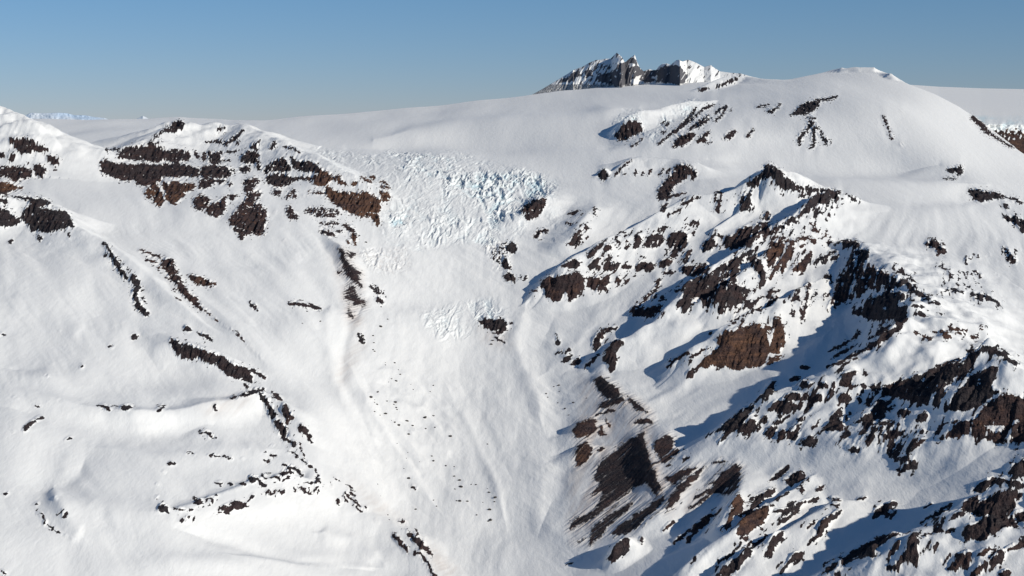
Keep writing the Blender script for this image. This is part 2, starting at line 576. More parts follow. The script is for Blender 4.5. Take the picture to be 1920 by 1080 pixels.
P1 1150,660 1180,620 1220,600 1200,650 1160,690
S14.8 1290,360 1350,320
@moraine_crest|moraine|.2|1000 540 4|dark debris covered moraine crest right of the lower glacier
P.98 450,700 500,660 560,700 640,760 660,800 600,830 560,830 510,790 480,740
P.9 480,900 540,850 640,820 700,830 680,860 600,880 520,910
P1 700,815 770,850 830,900 890,960 850,930 780,920 730,870
S10.9 470,950 610,915
S16.9 560,920 610,920
P1 740,1010 800,985 870,980 900,1010 860,1020
@brown_mound|moraine|.6|860 680 4|brown earthy mound on the right edge of the lower glacier
P.98 860,500 890,450 960,430 1030,420 1020,480 1050,490 1000,540 940,560 870,560
S30.8 1075,480 1060,500
S25.8 1105,440 1140,480
S20.9 1060,520 1100,540
@small_brown_mound|moraine|.65|860 680 4|smaller brown earthy mound just below the first one on the glacier edge
P.98 880,650 900,610 960,595 1000,640 1000,680 940,760 890,775 870,700
S25 1045,665 1085,640
@black_scree_fan|scree slope|.18|860 680 4|huge black scree fan streaked with snow beside the lower glacier
P.88 1130,690 1250,600 1390,510 1395,580 1430,720 1480,840 1515,940 1480,1000 1400,900 1300,940 1200,1010 1080,1080 1020,1080 1080,1000 1080,950 1060,900 1020,880 1040,780
P.82 830,1260 850,1190 950,1140 1060,1080 1150,1020 1350,900 1300,960 1180,1040 1080,1120 950,1190
P.6 850,1350 1000,1290 1100,1220 1060,1280 900,1360
P.78 1000,1240 1130,1140 1350,1020 1250,1110 1150,1190 1060,1310 980,1370
P.8 960,1005 1040,940 1080,900 1100,950 1020,990
@scree_foot_rock|rock outcrop|.3|860 680 4|dark reddish rock patch at the bend of the pale moraine stripe
P.95 1465,620 1510,570 1570,550 1620,575 1590,620 1540,680 1500,710 1470,660
S25.95 1530,745 1600,690 1645,660
S12 1510,720 1600,640
S25.8 1680,715 1720,715
@scree_tongue|scree slope|.15|860 810 4|long black scree tongue below the pale moraine stripe
P.95 1145,770 1220,690 1330,620 1450,540 1540,470 1540,520 1480,590 1400,640 1370,690 1290,750 1200,770
@grey_crag|rock outcrop|.1|860 810 4|lone grey pointed crag casting a blue shadow at the bottom centre right
P.9 1105,965 1140,900 1180,840 1250,795 1290,800 1280,880 1230,930 1150,975
*rock_patch|rock outcrop|.3|860 810 4|small dark rocks on the streaked slope around the grey crag
S25 1370,790 1380,840
S20.8 1550,730 1610,675
S6 760,1015 850,985 1000,885
S25.9 1620,830 1690,770
S26 1859,798 1861,802
S34 1769,945 1771,955
S16.8 1720,580 1920,440
S14.8 1770,500 1860,440
@fourth_ridge_crest|rock outcrop|.1|1240 680 4|narrow dark serrated lower crest of the fourth ridge above the big blue shadow
P.9 320,570 480,460 590,360 700,300 680,370 620,440 560,500 500,540 480,500
S20.9 700,300 830,200
P1 715,270 760,240 820,150 870,130 860,160 800,210 740,260
S16.9 420,620 500,540
S30 1050,30 1110,40
S35.9 975,130 1030,115
@rock_tooth_band|rock outcrop|.25|1240 680 4|row of dark rock teeth along the upper band of the fourth ridge face
P1 1040,140 1110,155 1150,150 1110,190 1060,190
P1 1170,160 1240,150 1250,190 1210,195
S25 1290,150 1290,190
P1 1325,160 1370,90 1420,55 1465,65 1440,120 1420,190 1380,190 1350,165
S20.9 1430,175 1470,170
S28 1500,175 1535,175
P1 1560,180 1600,160 1610,195 1580,205
S14 1525,70 1540,85
P.95 920,250 980,225 1050,250 1040,280 960,270
S30 1060,265 1100,240
P1 1110,280 1160,240 1200,230 1215,290 1150,295
S20.9 1250,280 1290,200
P.85 1320,270 1350,230 1400,230 1440,280 1360,305
S18 1480,255 1490,300
@lower_tooth_band|rock outcrop|.25|1240 680 4|lower broken rock bands of the fourth ridge face above the snow basin
P.95 790,370 840,300 920,270 980,300 950,370 880,360
P.95 590,510 620,460 700,410 715,440 700,510 640,530
P.9 730,430 790,400 810,440 770,460
S35.85 940,370 1000,320
S22 1035,340 1060,310
S35.85 1070,370 1140,310
S35.85 1020,430 1080,420
P.9 770,540 790,490 850,480 850,530 810,555
S22.9 720,520 740,480
S20.7 850,460 960,400
P1 870,545 920,500 930,560 900,580
P.95 940,560 990,500 1060,440 1040,500 1010,590 970,590
P.95 1050,590 1110,550 1130,580 1110,620 1060,615
S22 1149,590 1151,592
S14 1194,590 1196,592
P.93 1210,510 1260,450 1310,400 1360,430 1375,480 1350,520 1300,500 1250,525
S25 1130,505 1165,465
S12 1260,430 1330,350
S18.8 1380,400 1400,440
S22.8 1419,380 1421,382
@shadow_face_rocks|rock outcrop|.15|1240 680 4|scattered dark rocks across the blue shaded face left of the dark pyramid peak
P.6 1450,470 1540,400 1640,300 1700,290 1690,370 1590,450 1500,470
P.33 1340,560 1500,500 1700,430 1920,400 1920,700 1830,780 1700,700 1550,640 1440,680 1340,640
P.7 1380,650 1440,640 1500,650 1490,680 1400,670
P.9 1780,820 1840,760 1900,720 1900,790 1830,815
@reddish_scree_patch|scree slope|.4|1240 810 4|dark scree patch above the two cream snow gullies
P.97 0,40 60,30 100,60 60,130 0,180
S30.9 0,220 120,150
P.97 20,350 150,290 290,258 200,320 110,380 50,375
P.97 30,600 60,500 130,400 230,320 340,255 250,360 160,450 100,540
@scree_wing|scree slope|.2|1240 810 4|wing shaped dark scree slope between bright snow faces in the lower right
S14 385,235 465,220
P.95 350,400 450,310 560,245 605,265 590,320 560,400 500,420 440,460 340,460 320,450 400,400
S10.9 200,580 330,500 400,440
S14.8 250,500 310,470
S30.85 450,470 570,410
@maroon_band|rock outcrop|.5|1240 810 4|slanting maroon rock band left of the sunlit snow tongue at the bottom
P1 240,750 250,700 330,640 420,590 470,540 440,600 380,650 310,720 250,765
S30.9 190,820 240,760
S25.8 90,840 170,780
S16.8 0,750 100,680
S30 251,940 252,945
@golden_crag|cliff|.7|1240 810 4|jagged brown crag catching sunlight above a deep blue hollow at the bottom right
P.93 470,740 500,640 540,510 580,460 620,520 610,580 560,630 520,690 490,740
P.93 550,780 590,680 650,600 740,560 820,540 800,620 760,690 700,720 640,760
S45 635,795 640,805
@crescent_ribs|rock outcrop|.25|1240 810 4|parallel slanting dark ribs on the small snow spurs of the lower right
P1 680,545 720,480 800,430 860,420 840,470 770,510 700,550
P1 810,370 860,310 960,250 950,280 880,350
P1 900,370 960,330 1020,300 1090,310 1080,350 1000,390 980,420 940,380
S24 659,468 661,472
S40.9 1055,425 1057,440
S25.8 930,470 950,450
S14 1060,465 1062,475
S14 1160,440 1225,400
@shaded_rib_chain|rock outcrop|.15|1240 810 4|long chain of dark ribs running down through blue shade in the lower right
S20.8 840,600 930,600 1050,540 1180,500
P.85 860,720 900,650 1000,600 1060,570 960,650 900,700
S36.9 838,550 842,552
P.95 760,940 800,850 840,770 915,740 900,800 850,870 790,920
S20.8 690,850 790,780
S20.8 600,880 690,820
P.85 400,1080 460,1010 560,940 640,890 690,880 680,930 600,1000 540,1060
S22.8 430,970 550,900 600,830
@cream_gully_ribs|rock outcrop|.25|1240 810 4|twin brown ribs beside the broad cream coloured snow gully at the bottom right
P1 1075,730 1110,690 1180,655 1150,700 1100,740
P1 1170,720 1210,660 1290,620 1350,575 1350,610 1290,660 1220,740 1150,820 1080,865 1160,780
S12 1250,495 1355,515
S30.9 1280,550 1330,560
S12.9 1460,510 1550,488
S18 1639,505 1641,506
S14 1069,630 1071,631
S14 1169,580 1171,581
P.97 870,1060 920,1000 1000,910 1060,890 1040,930 960,990 900,1070
S28 1069,965 1071,975
S26 819,945 821,946
@triangle_patch|rock outcrop|.1|1240 810 4|small dark wedge of rock where the lower big blue shadow begins
P.95 1580,660 1600,600 1650,550 1720,525 1780,530 1720,570 1670,620
S12 1597,560 1610,555
S12.9 1710,660 1770,590
@bottom_dark_ridge|rock outcrop|.3|1240 810 4|dark rocky ridge crest crossing the bottom right below the big blue shadow
P.93 1210,1060 1290,990 1380,940 1460,870 1560,820 1680,770 1690,810 1600,880 1590,950 1530,940 1470,940 1400,980 1280,1040
S7 1200,1010 1380,900
S30.9 1290,1060 1350,1060
S20.9 1700,790 1780,760
P1 1720,910 1760,830 1790,810 1780,870 1740,910
P.93 1680,1040 1750,980 1820,900 1880,770 1920,760 1920,990 1860,990 1800,980 1780,1060
@corner_band|rock outcrop|.15|1500 840 4.5|narrow dark rock bands following the crest left of the bottom right corner cliffs
P1 1420,390 1480,320 1620,250 1740,280 1700,310 1640,300 1540,370
P1 1740,220 1800,130 1890,95 1890,200 1820,210
P.97 900,700 1030,620 1130,550 1300,450 1280,490 1160,570 1040,630
S14 1040,515 1115,465
@corner_cliff|cliff|.25|1500 840 4.5|massive dark cliff at the right edge near the bottom corner
P.95 1350,510 1380,450 1500,430 1520,440 1450,500
P.86 1400,500 1560,440 1700,380 1820,350 1870,400 1820,480 1840,560 1800,650 1700,680 1600,720 1560,780 1400,780 1360,740 1380,660 1490,640 1600,560 1500,580
S40.9 1740,290 1890,320
P.95 1830,560 1890,520 1890,630 1850,630
P.9 1240,620 1330,540 1400,520 1380,570 1290,600
S25.9 1130,690 1190,700
S35.9 1240,710 1300,690
S16.9 1020,745 1110,725
S35.8 1120,870 1160,800
@corner_lower_rocks|rock outcrop|.45|1500 840 4.5|brown slanting rocks filling the very bottom right corner
P.93 1230,1030 1300,950 1380,880 1440,870 1460,940 1400,1030 1370,960 1300,1040
S35.9 1200,980 1270,910
P.95 1420,1080 1560,940 1580,1000 1500,1080
P.95 1600,960 1680,880 1740,870 1700,960 1600,1040
S50.85 1750,860 1890,810
S35.9 1500,910 1600,850
P.8 1640,1080 1740,1030 1780,1050 1760,1080
@ribbed_cliff|cliff|.5|1440 500 4|brown slanting ribs and ledges on the left face of the fourth ridge
P.75 430,330 480,240 540,100 600,20 700,0 820,10 900,60 910,100 850,160 760,180 700,220 600,240 520,300 450,335
@black_headwall|cliff|.12|1440 500 4|black headwall at the top of the big blue shadow on the fourth ridge
P.97 630,345 700,290 800,220 900,190 1020,200 1030,240 980,290 1060,300 1040,380 960,440 950,400 820,400 720,385
S30.9 930,85 1050,130 1080,175 1210,240
S60.85 880,150 1000,120
S18 1070,290 1160,300
S7 1120,345 1170,347
S7 1100,362 1195,368
S12.8 1225,265 1290,280
S8 1255,348 1300,350
@crest_rock_band|rock outcrop|.35|1440 500 4|long brown rock band along the sunlit edge of the big blue shadow
S35 1000,440 880,530 760,600
S22.8 760,600 600,690 440,760
P.95 750,540 860,450 930,440 880,490 760,550
S20.9 640,530 700,490
S14.9 470,690 680,580
S6.9 500,635 640,540
S5 420,655 600,560
@thin_skyline_rocks|rock outcrop|.1|1440 500 4|thin curved rock line on the crest of the right snow shoulder
S9 1300,185 1370,170 1480,192
S12 1530,205 1640,225 1735,280
S18 1550,240 1600,235
S14 1630,245 1640,246
*rock_patch|rock outcrop|.6|1440 500 4|flat reddish rock slivers on the sunlit snow above the dark pyramid peak
S16.6 1090,485 1170,520
S20.8 1170,520 1225,550
S9 1220,488 1270,490
P1 1285,475 1360,490 1340,505 1290,495
S12 1300,515 1380,525
S12.9 1350,457 1500,483
S7 1380,495 1450,503
S8 1520,525 1580,530
S18 1638,508 1644,509
S7 1590,440 1610,440
S7 1590,470 1610,470
@ridge_face_tufts|rock outcrop|.3|1440 500 4|upright dark rock tufts on the bright snow face left of the brown fourth ridge ribs
P.95 165,260 200,200 235,220 240,265
S24.8 310,130 290,230 270,340 250,390
S14.7 190,330 190,370
S10.9 425,190 412,260
S10.8 470,90 430,80
S20.9 0,290 70,230
S25.9 0,195 75,175
@dark_pyramid_peak|rocky peak|.05|1440 500 4|dark pyramid shaped peak with a small snow patch below its tip at the right
P.97 1600,600 1630,590 1700,615 1900,730 1840,740 1760,700 1780,680 1680,640 1620,640 1580,690 1500,750 1480,690
P.72 1480,690 1620,620 1530,760 1470,820 1400,880 1340,900 1280,1060 1200,1040 1050,1000 880,960 850,900 1000,850 1200,790 1370,740
P.86 1330,1080 1400,960 1520,820 1640,760 1720,750 1700,830 1680,900 1750,940 1650,1000 1500,1080
S12 1480,630 1560,640
@pyramid_foot_cliff|cliff|.5|1560 640 5.333|brown and black cliffs at the foot of the dark pyramid peak at the right edge
P.75 1050,980 1180,880 1330,800 1500,750 1480,830 1600,880 1760,870 1920,780 1920,1000 1750,1040 1600,1000 1400,960 1300,930 1150,990
P.88 1450,740 1560,620 1700,540 1830,540 1920,570 1920,760 1800,800 1650,860 1540,830
@shade_crags|rock outcrop|.25|1560 640 5.333|cluster of dark crags in the blue shadow beneath the dark pyramid peak
P1 410,670 430,620 480,580 530,600 550,700 470,715
S35.9 570,700 620,640
P.9 640,740 660,700 700,680 790,690 780,745 700,745
P.9 830,790 880,740 970,720 940,800
P.9 300,830 350,760 400,790 410,830 350,850
S22.9 230,820 330,750
S25.9 490,820 540,800
P.9 960,830 1120,720 1000,810
S35.7 1040,900 1100,830 1250,800
S35.9 360,650 400,580
P.9 480,520 560,450 650,500 720,560 800,590 900,570 930,610 820,620 700,570 600,550
S20.8 600,470 850,400
S25.8 700,480 870,420
S40.8 350,1000 430,960
S25.8 520,960 580,930
S22.9 620,960 730,890
S22.8 720,970 750,930
S25 880,920 920,890
S22.9 830,1040 940,970
S44 169,920 172,921
S14.8 960,300 1200,230
S14.8 1050,250 1300,170
"""
# ----------------------------------------------------------------- camera model
F = 2955.0
PITCH = math.atan(315.0 / F)
CP, SP = math.cos(PITCH), math.sin(PITCH)
CAMZ = 2400.0            # altitude of the aircraft in metres


def ray(u, v):
    a = (u - 960.0) / F
    b = (540.0 - v) / F
    return a, CP + b * SP, -SP + b * CP


def at(u, v, Y):
    dx, dy, dz = ray(u, v)
    t = Y / dy
    return dx * t, Y, dz * t


def proj(x, y, z):
    f = y * CP - z * SP
    up = y * SP + z * CP
    return 960.0 + F * x / f, 540.0 - F * up / f


# ----------------------------------------------------------------- noise
_perm = rng.permutation(512)
_ang = rng.rand(512) * 2 * np.pi
_gx, _gy = np.cos(_ang), np.sin(_ang)
_rv = rng.rand(512, 3)


def _h(i, j, s):
    return _perm[(_perm[(i + s * 37) & 511] + j) & 511]


def pn(x, y, s=0):
    xi = np.floor(x).astype(np.int64)
    yi = np.floor(y).astype(np.int64)
    fx = x - xi
    fy = y - yi
    ux = fx * fx * fx * (fx * (fx * 6 - 15) + 10)
    uy = fy * fy * fy * (fy * (fy * 6 - 15) + 10)

    def g(i, j, dx, dy):
        k = _h(i, j, s)
        return _gx[k] * dx + _gy[k] * dy
    a = g(xi, yi, fx, fy)
    b = g(xi + 1, yi, fx - 1, fy)
    c = g(xi, yi + 1, fx, fy - 1)
    d = g(xi + 1, yi + 1, fx - 1, fy - 1)
    a += (b - a) * ux
    c += (d - c) * ux
    return a + (c - a) * uy


def fbm(x, y, o=4, s=0, gain=.5):
    r = 0
    a = 1.0
    for k in range(o):
        r = r + a * pn(x, y, s + k)
        x = x * 2.03 + 17.3
        y = y * 2.03 + 5.1
        a *= gain
    return r


def ridged(x, y, o=4, s=0):
    r = 0
    a = .5
    for k in range(o):
        r = r + a * (1 - 2.2 * np.abs(pn(x, y, s + k)))
        x = x * 2.07 + 11.3
        y = y * 2.07 + 3.1
        a *= .5
    return r


def worley(x, y, s=0):
    xi = np.floor(x).astype(np.int64)
    yi = np.floor(y).astype(np.int64)
    f1 = np.full(x.shape, 9.0)
    f2 = np.full(x.shape, 9.0)
    cv = np.zeros(x.shape)
    for di in (-1, 0, 1):
        for dj in (-1, 0, 1):
            k = _h(xi + di, yi + dj, s)
            px = xi + di + _rv[k, 0]
            py = yi + dj + _rv[k, 1]
            d = np.hypot(px - x, py - y)
            n = d < f1
            f2 = np.where(n, f1, np.minimum(f2, d))
            cv = np.where(n, _rv[k, 2], cv)
            f1 = np.where(n, d, f1)
    return f1, f2, cv


def sst(a, b, x):
    t = np.clip((x - a) / (b - a), 0, 1)
    return t * t * (3 - 2 * t)


# ----------------------------------------------------------------- rasters of the traced rock outlines
U0, V0, RW, RH = -64, 60, 2048, 1100


def new(dt=np.float32):
    return np.zeros((RH, RW), dt)


def blur(a, r):
    if r < 1:
        return a
    for _ in range(2):
        for ax in (0, 1):
            n = a.shape[ax]
            pad = [(0, 0), (0, 0)]
            pad[ax] = (r + 1, r)
            c = np.cumsum(np.pad(a, pad, mode='edge'), axis=ax, dtype=np.float64)
            if ax == 0:
                a = (c[2 * r + 1:] - c[:-2 * r - 1]) / (2 * r + 1)
            else:
                a = (c[:, 2 * r + 1:] - c[:, :-2 * r - 1]) / (2 * r + 1)
    return a.astype(np.float32)


def fill_poly(pts, cb):
    P = np.array(pts, float)
    x0 = int(max(U0, P[:, 0].min() - 2)); x1 = int(min(U0 + RW - 1, P[:, 0].max() + 2))
    y0 = int(max(V0, P[:, 1].min() - 2)); y1 = int(min(V0 + RH - 1, P[:, 1].max() + 2))
    if x1 <= x0 or y1 <= y0:
        return
    X, Y = np.meshgrid(np.arange(x0, x1 + 1), np.arange(y0, y1 + 1))
    ins = np.zeros(X.shape, bool)
    n = len(P)
    for i in range(n):
        xa, ya = P[i]
        xb, yb = P[(i + 1) % n]
        if ya == yb:
            continue
        c = ((ya > Y) != (yb > Y)) & (X < (xb - xa) * (Y - ya) / (yb - ya) + xa)
        ins ^= c
    cb(slice(y0 - V0, y1 - V0 + 1), slice(x0 - U0, x1 - U0 + 1), ins)


def fill_line(pts, w, cb):
    P = np.array(pts, float)
    r = w / 2
    for i in range(len(P) - 1):
        a, b = P[i], P[i + 1]
        x0 = int(max(U0, min(a[0], b[0]) - r - 1)); x1 = int(min(U0 + RW - 1, max(a[0], b[0]) + r + 1))
        y0 = int(max(V0, min(a[1], b[1]) - r - 1)); y1 = int(min(V0 + RH - 1, max(a[1], b[1]) + r + 1))
        if x1 <= x0 or y1 <= y0:
            continue
        X, Y = np.meshgrid(np.arange(x0, x1 + 1), np.arange(y0, y1 + 1))
        d = b - a
        L = max(d @ d, 1e-6)
        t = np.clip(((X - a[0]) * d[0] + (Y - a[1]) * d[1]) / L, 0, 1)
        D = np.hypot(X - a[0] - t * d[0], Y - a[1] - t * d[1])
        taper = r * (1 - .35 * np.abs(2 * t - 1)) if len(P) == 2 else r
        cb(slice(y0 - V0, y1 - V0 + 1), slice(x0 - U0, x1 - U0 + 1), D <= np.maximum(taper, .7))


dens = new(); tint = new(); soft = new(); oid = new(np.int16)
objs = []            # (name, label, category, group)
pend = []
shp = []            # one entry per traced shape: (object index, part name)


def parse():
    cur = None
    nshare = {}
    for line in DATA.split('\n'):
        line = line.strip()
        if not line or line[0] == '#':
            continue
        if line[0] in '@*':
            star = line[0] == '*'
            nm, cat, tt, tile, lab = line[1:].lstrip('@').split('|')
            tx, ty, ts = [float(q) for q in tile.split()]
            cur = dict(star=star, nm=nm, cat=cat, tt=float(tt), tile=(tx, ty, ts), lab=lab)
            if not star:
                objs.append((nm, lab, cat, None))
            continue
        tok = line.split()
        k = tok[0][0]
        val = tok[0][1:]
        tx, ty, ts = cur['tile']
        pts = [(tx + float(p.split(',')[0]) / ts, ty + float(p.split(',')[1]) / ts) for p in tok[1:]]
        if k == 'P':
            d = float(val); w = 0
        else:
            w, _, fr = val.partition('.')
            w = float(w) / ts
            d = float('0.' + fr) if fr else 1.0
        if k == 'S':
            d *= 1.75 if w < 3.2 else 1.45 if w < 5.5 else 1.1
        else:
            xs_ = [p[0] for p in pts]; ys_ = [p[1] for p in pts]
            if (max(xs_) - min(xs_)) * (max(ys_) - min(ys_)) < 450:
                d *= 1.3
        if cur['star']:
            objs.append((cur['nm'], cur['lab'], cur['cat'], cur['lab']))
        part = {'cliff': 'rock_wall', 'scree slope': 'scree_patch', 'moraine': 'debris_patch'}.get(cur['cat'], 'rock_face')
        if k == 'S':
            part = 'rock_rib' if part != 'scree_patch' else 'scree_streak'
        pend.append((k, pts, w, d, len(objs), cur['tt'], cur['cat']))
        shp.append((len(objs), part))


parse()
# ids first, a little wider than the shapes so ragged edges still belong to their rock
for si, (k, pts, w, d, oi, tt, cat) in enumerate(pend, 1):
    def idcb(sy, sx, m):
        oid[sy, sx][m & (oid[sy, sx] == 0)] = si

    def tcb(sy, sx, m):
        tint[sy, sx][m] = tt
        if cat in ('scree slope', 'moraine'):
            soft[sy, sx][m] = 1.0
    if k == 'P':
        fill_poly(pts, tcb)
        fill_line(pts + pts[:1], 16, tcb)
    else:
        fill_line(pts, w + 14, tcb)
for si, (k, pts, w, d, oi, tt, cat) in enumerate(pend, 1):
    def idcb2(sy, sx, m):
        oid[sy, sx][m] = si

    def dcb(sy, sx, m):
        a = dens[sy, sx]
        a[m] = np.maximum(a[m], d)
    if k == 'P':
        fill_poly(pts, idcb2)
        fill_poly(pts, dcb)
    else:
        fill_line(pts, w + 1, idcb2)
        fill_line(pts, w, dcb)
for si, (k, pts, w, d, oi, tt, cat) in enumerate(pend, 1):
    def idcb(sy, sx, m):
        a = oid[sy, sx]
        a[m & (a == 0)] = si
    if k == 'P':
        fill_line(pts + pts[:1], 14, idcb)
    else:
        fill_line(pts, w + 12, idcb)
tint = blur(tint, 3)
soft = blur(soft, 4)
dens_b = blur(dens, 1)
dens_w = blur(dens, 5)
# odd vertical kernel: ground above a rock face stands higher, ground below lower
dd = blur(dens, 5)[::-1]           # bottom to top
Lk = 12.0
fwd = np.zeros_like(dd); bwd = np.zeros_like(dd)
acc = np.zeros(RW, np.float32); dec = math.exp(-1 / Lk)
for i in range(RH):
    acc = acc * dec + dd[i]
    fwd[i] = acc
acc = np.zeros(RW, np.float32)
for i in range(RH - 1, -1, -1):
    acc = acc * dec + dd[i]
    bwd[i] = acc
step = blur((fwd - bwd)[::-1].copy(), 1)
del fwd, bwd, dd


def refl(c, lo, hi):
    p = hi - lo
    q = np.mod(c - lo, 2 * p)
    return lo + np.where(q > p, 2 * p - q, q)


def samp(a, u, v):
    x = refl(u, 0, 1919) - U0
    y = np.clip(np.where(v > 1079, 2158 - v, v), V0, V0 + RH - 2) - V0
    y = np.clip(y, 0, RH - 2)
    xi = np.floor(x).astype(np.int32); yi = np.floor(y).astype(np.int32)
    fx = (x - xi).astype(np.float32); fy = (y - yi).astype(np.float32)
    return (a[yi, xi] * (1 - fx) * (1 - fy) + a[yi, xi + 1] * fx * (1 - fy)
            + a[yi + 1, xi] * (1 - fx) * fy + a[yi + 1, xi + 1] * fx * fy)


def sampn(a, u, v):
    x = np.clip(np.round(refl(u, 0, 1919)).astype(np.int32) - U0, 0, RW - 1)
    y = np.clip(np.round(np.where(v > 1079, 2158 - v, v)).astype(np.int32) - V0, 0, RH - 1)
    return a[y, x]


def region(polys, b):
    a = new()
    for val, pts in polys:
        def cb(sy, sx, m):
            q = a[sy, sx]
            q[m] = np.maximum(q[m], val)
        fill_poly(pts, cb)
    return blur(a, b)


# seracs: (roughness, outline)
ICE = [(.35, [(575, 275), (690, 290), (860, 285), (1050, 335), (1045, 385), (985, 420), (980, 450), (930, 470), (880, 455), (780, 470), (720, 460), (715, 400), (740, 370), (720, 330), (640, 320)]),
       (1.0, [(830, 330), (900, 325), (975, 322), (1045, 340), (1040, 370), (1000, 372), (975, 385), (955, 405), (940, 425), (905, 400), (870, 370), (835, 365)]),
       (.75, [(720, 285), (840, 290), (850, 320), (800, 330), (740, 310)]),
       (.55, [(740, 370), (860, 360), (900, 400), (950, 430), (930, 460), (850, 450), (760, 450), (725, 420)]),
       (.3, [(600, 290), (690, 305), (735, 330), (735, 370), (700, 350), (620, 315)])]
ICE2 = [(.35, [(790, 590), (860, 565), (935, 560), (955, 590), (930, 605), (880, 630), (830, 640), (800, 620)]),
        (1.0, [(865, 566), (925, 560), (940, 590), (920, 603), (895, 600)])]
ICE3 = [(.6, [(1150, 215), (1200, 200), (1205, 225), (1170, 240), (1150, 255)]),
        (.7, [(1240, 215), (1290, 190), (1330, 190), (1310, 215), (1270, 225), (1240, 235)]),
        (.5, [(1205, 225), (1225, 250), (1240, 215), (1250, 240), (1225, 270), (1205, 250)]),
        (.5, [(1025, 390), (1055, 385), (1055, 425), (1030, 425)])]
DIRTY = [(.55, [(670, 468), (760, 460), (775, 500), (740, 515), (690, 505)]),
         (.5, [(905, 460), (950, 445), (960, 480), (950, 520), (925, 500)]),
         (.4, [(720, 385), (790, 380), (780, 430), (730, 425)])]
rough_ice = region(ICE + ICE2 + ICE3, 5)
dirty_ice = region(DIRTY, 5)
ice_id = new(np.int16)
ICE_OBJ = [('icefall', 'broad pale blue upper icefall of broken seracs spilling from the ice cap', 'icefall', ICE),
           ('icefall', 'small lower blue icefall above the dark wedge shaped rock', 'icefall', ICE2),
           ('ice_cliff', 'small hanging blue ice cliff beside the dark rounded crag on the upper right shoulder', 'ice cliff', ICE3[:1] + ICE3[2:3]),
           ('ice_cliff', 'small hanging ice cliff above the parallel slanting ribs on the upper right shoulder', 'ice cliff', ICE3[1:2]),
           ('ice_cliff', 'tiny blue ice block on the snow knoll right of the banded icefall rock', 'ice block', ICE3[3:4])]
for i, (_, _, _, pl) in enumerate(ICE_OBJ):
    for _, pts in pl:
        def cb(sy, sx, m):
            ice_id[sy, sx][m] = i + 1
        fill_poly(pts, cb)
glac = region([(1, [(560, 300), (700, 280), (860, 285), (1060, 330), (1000, 420), (960, 470), (970, 560), (985, 640), (1040, 700), (1075, 760),
                    (1075, 860), (1060, 960), (1010, 1010), (900, 1150), (780, 1150), (740, 990), (650, 870), (640, 700), (660, 610), (715, 560), (700, 500), (690, 440), (725, 390), (700, 340)])], 2)
# soft dirt / brown tinge on snow
dirt = region([(.35, [(1080, 700), (1220, 760), (1240, 930), (1070, 1010), (1060, 900), (1090, 840)]),
               (.45, [(1065, 960), (1160, 900), (1150, 960), (1070, 1015)]),
               (.55, [(1212, 815), (1228, 805), (1245, 880), (1262, 920), (1150, 1020), (1240, 925), (1218, 870)]),
               (.35, [(1290, 930), (1330, 900), (1320, 940), (1280, 980), (1255, 975)]),
               (.3, [(620, 460), (640, 480), (650, 560), (690, 600), (660, 640), (640, 560)]),
               (.3, [(370, 760), (470, 735), (480, 750), (440, 775), (380, 780)]),
               (.5, [(1500, 945), (1530, 955), (1490, 990), (1470, 985)]),
               (.4, [(790, 1010), (810, 1020), (870, 1080), (820, 1080)]),
               (.3, [(640, 880), (700, 930), (780, 990), (700, 960)]),
               (.3, [(660, 640), (690, 640), (640, 740), (628, 700)]),
               (.3, [(890, 600), (960, 620), (960, 660), (900, 640)])], 9)
print('rasters', time.time() - T0)

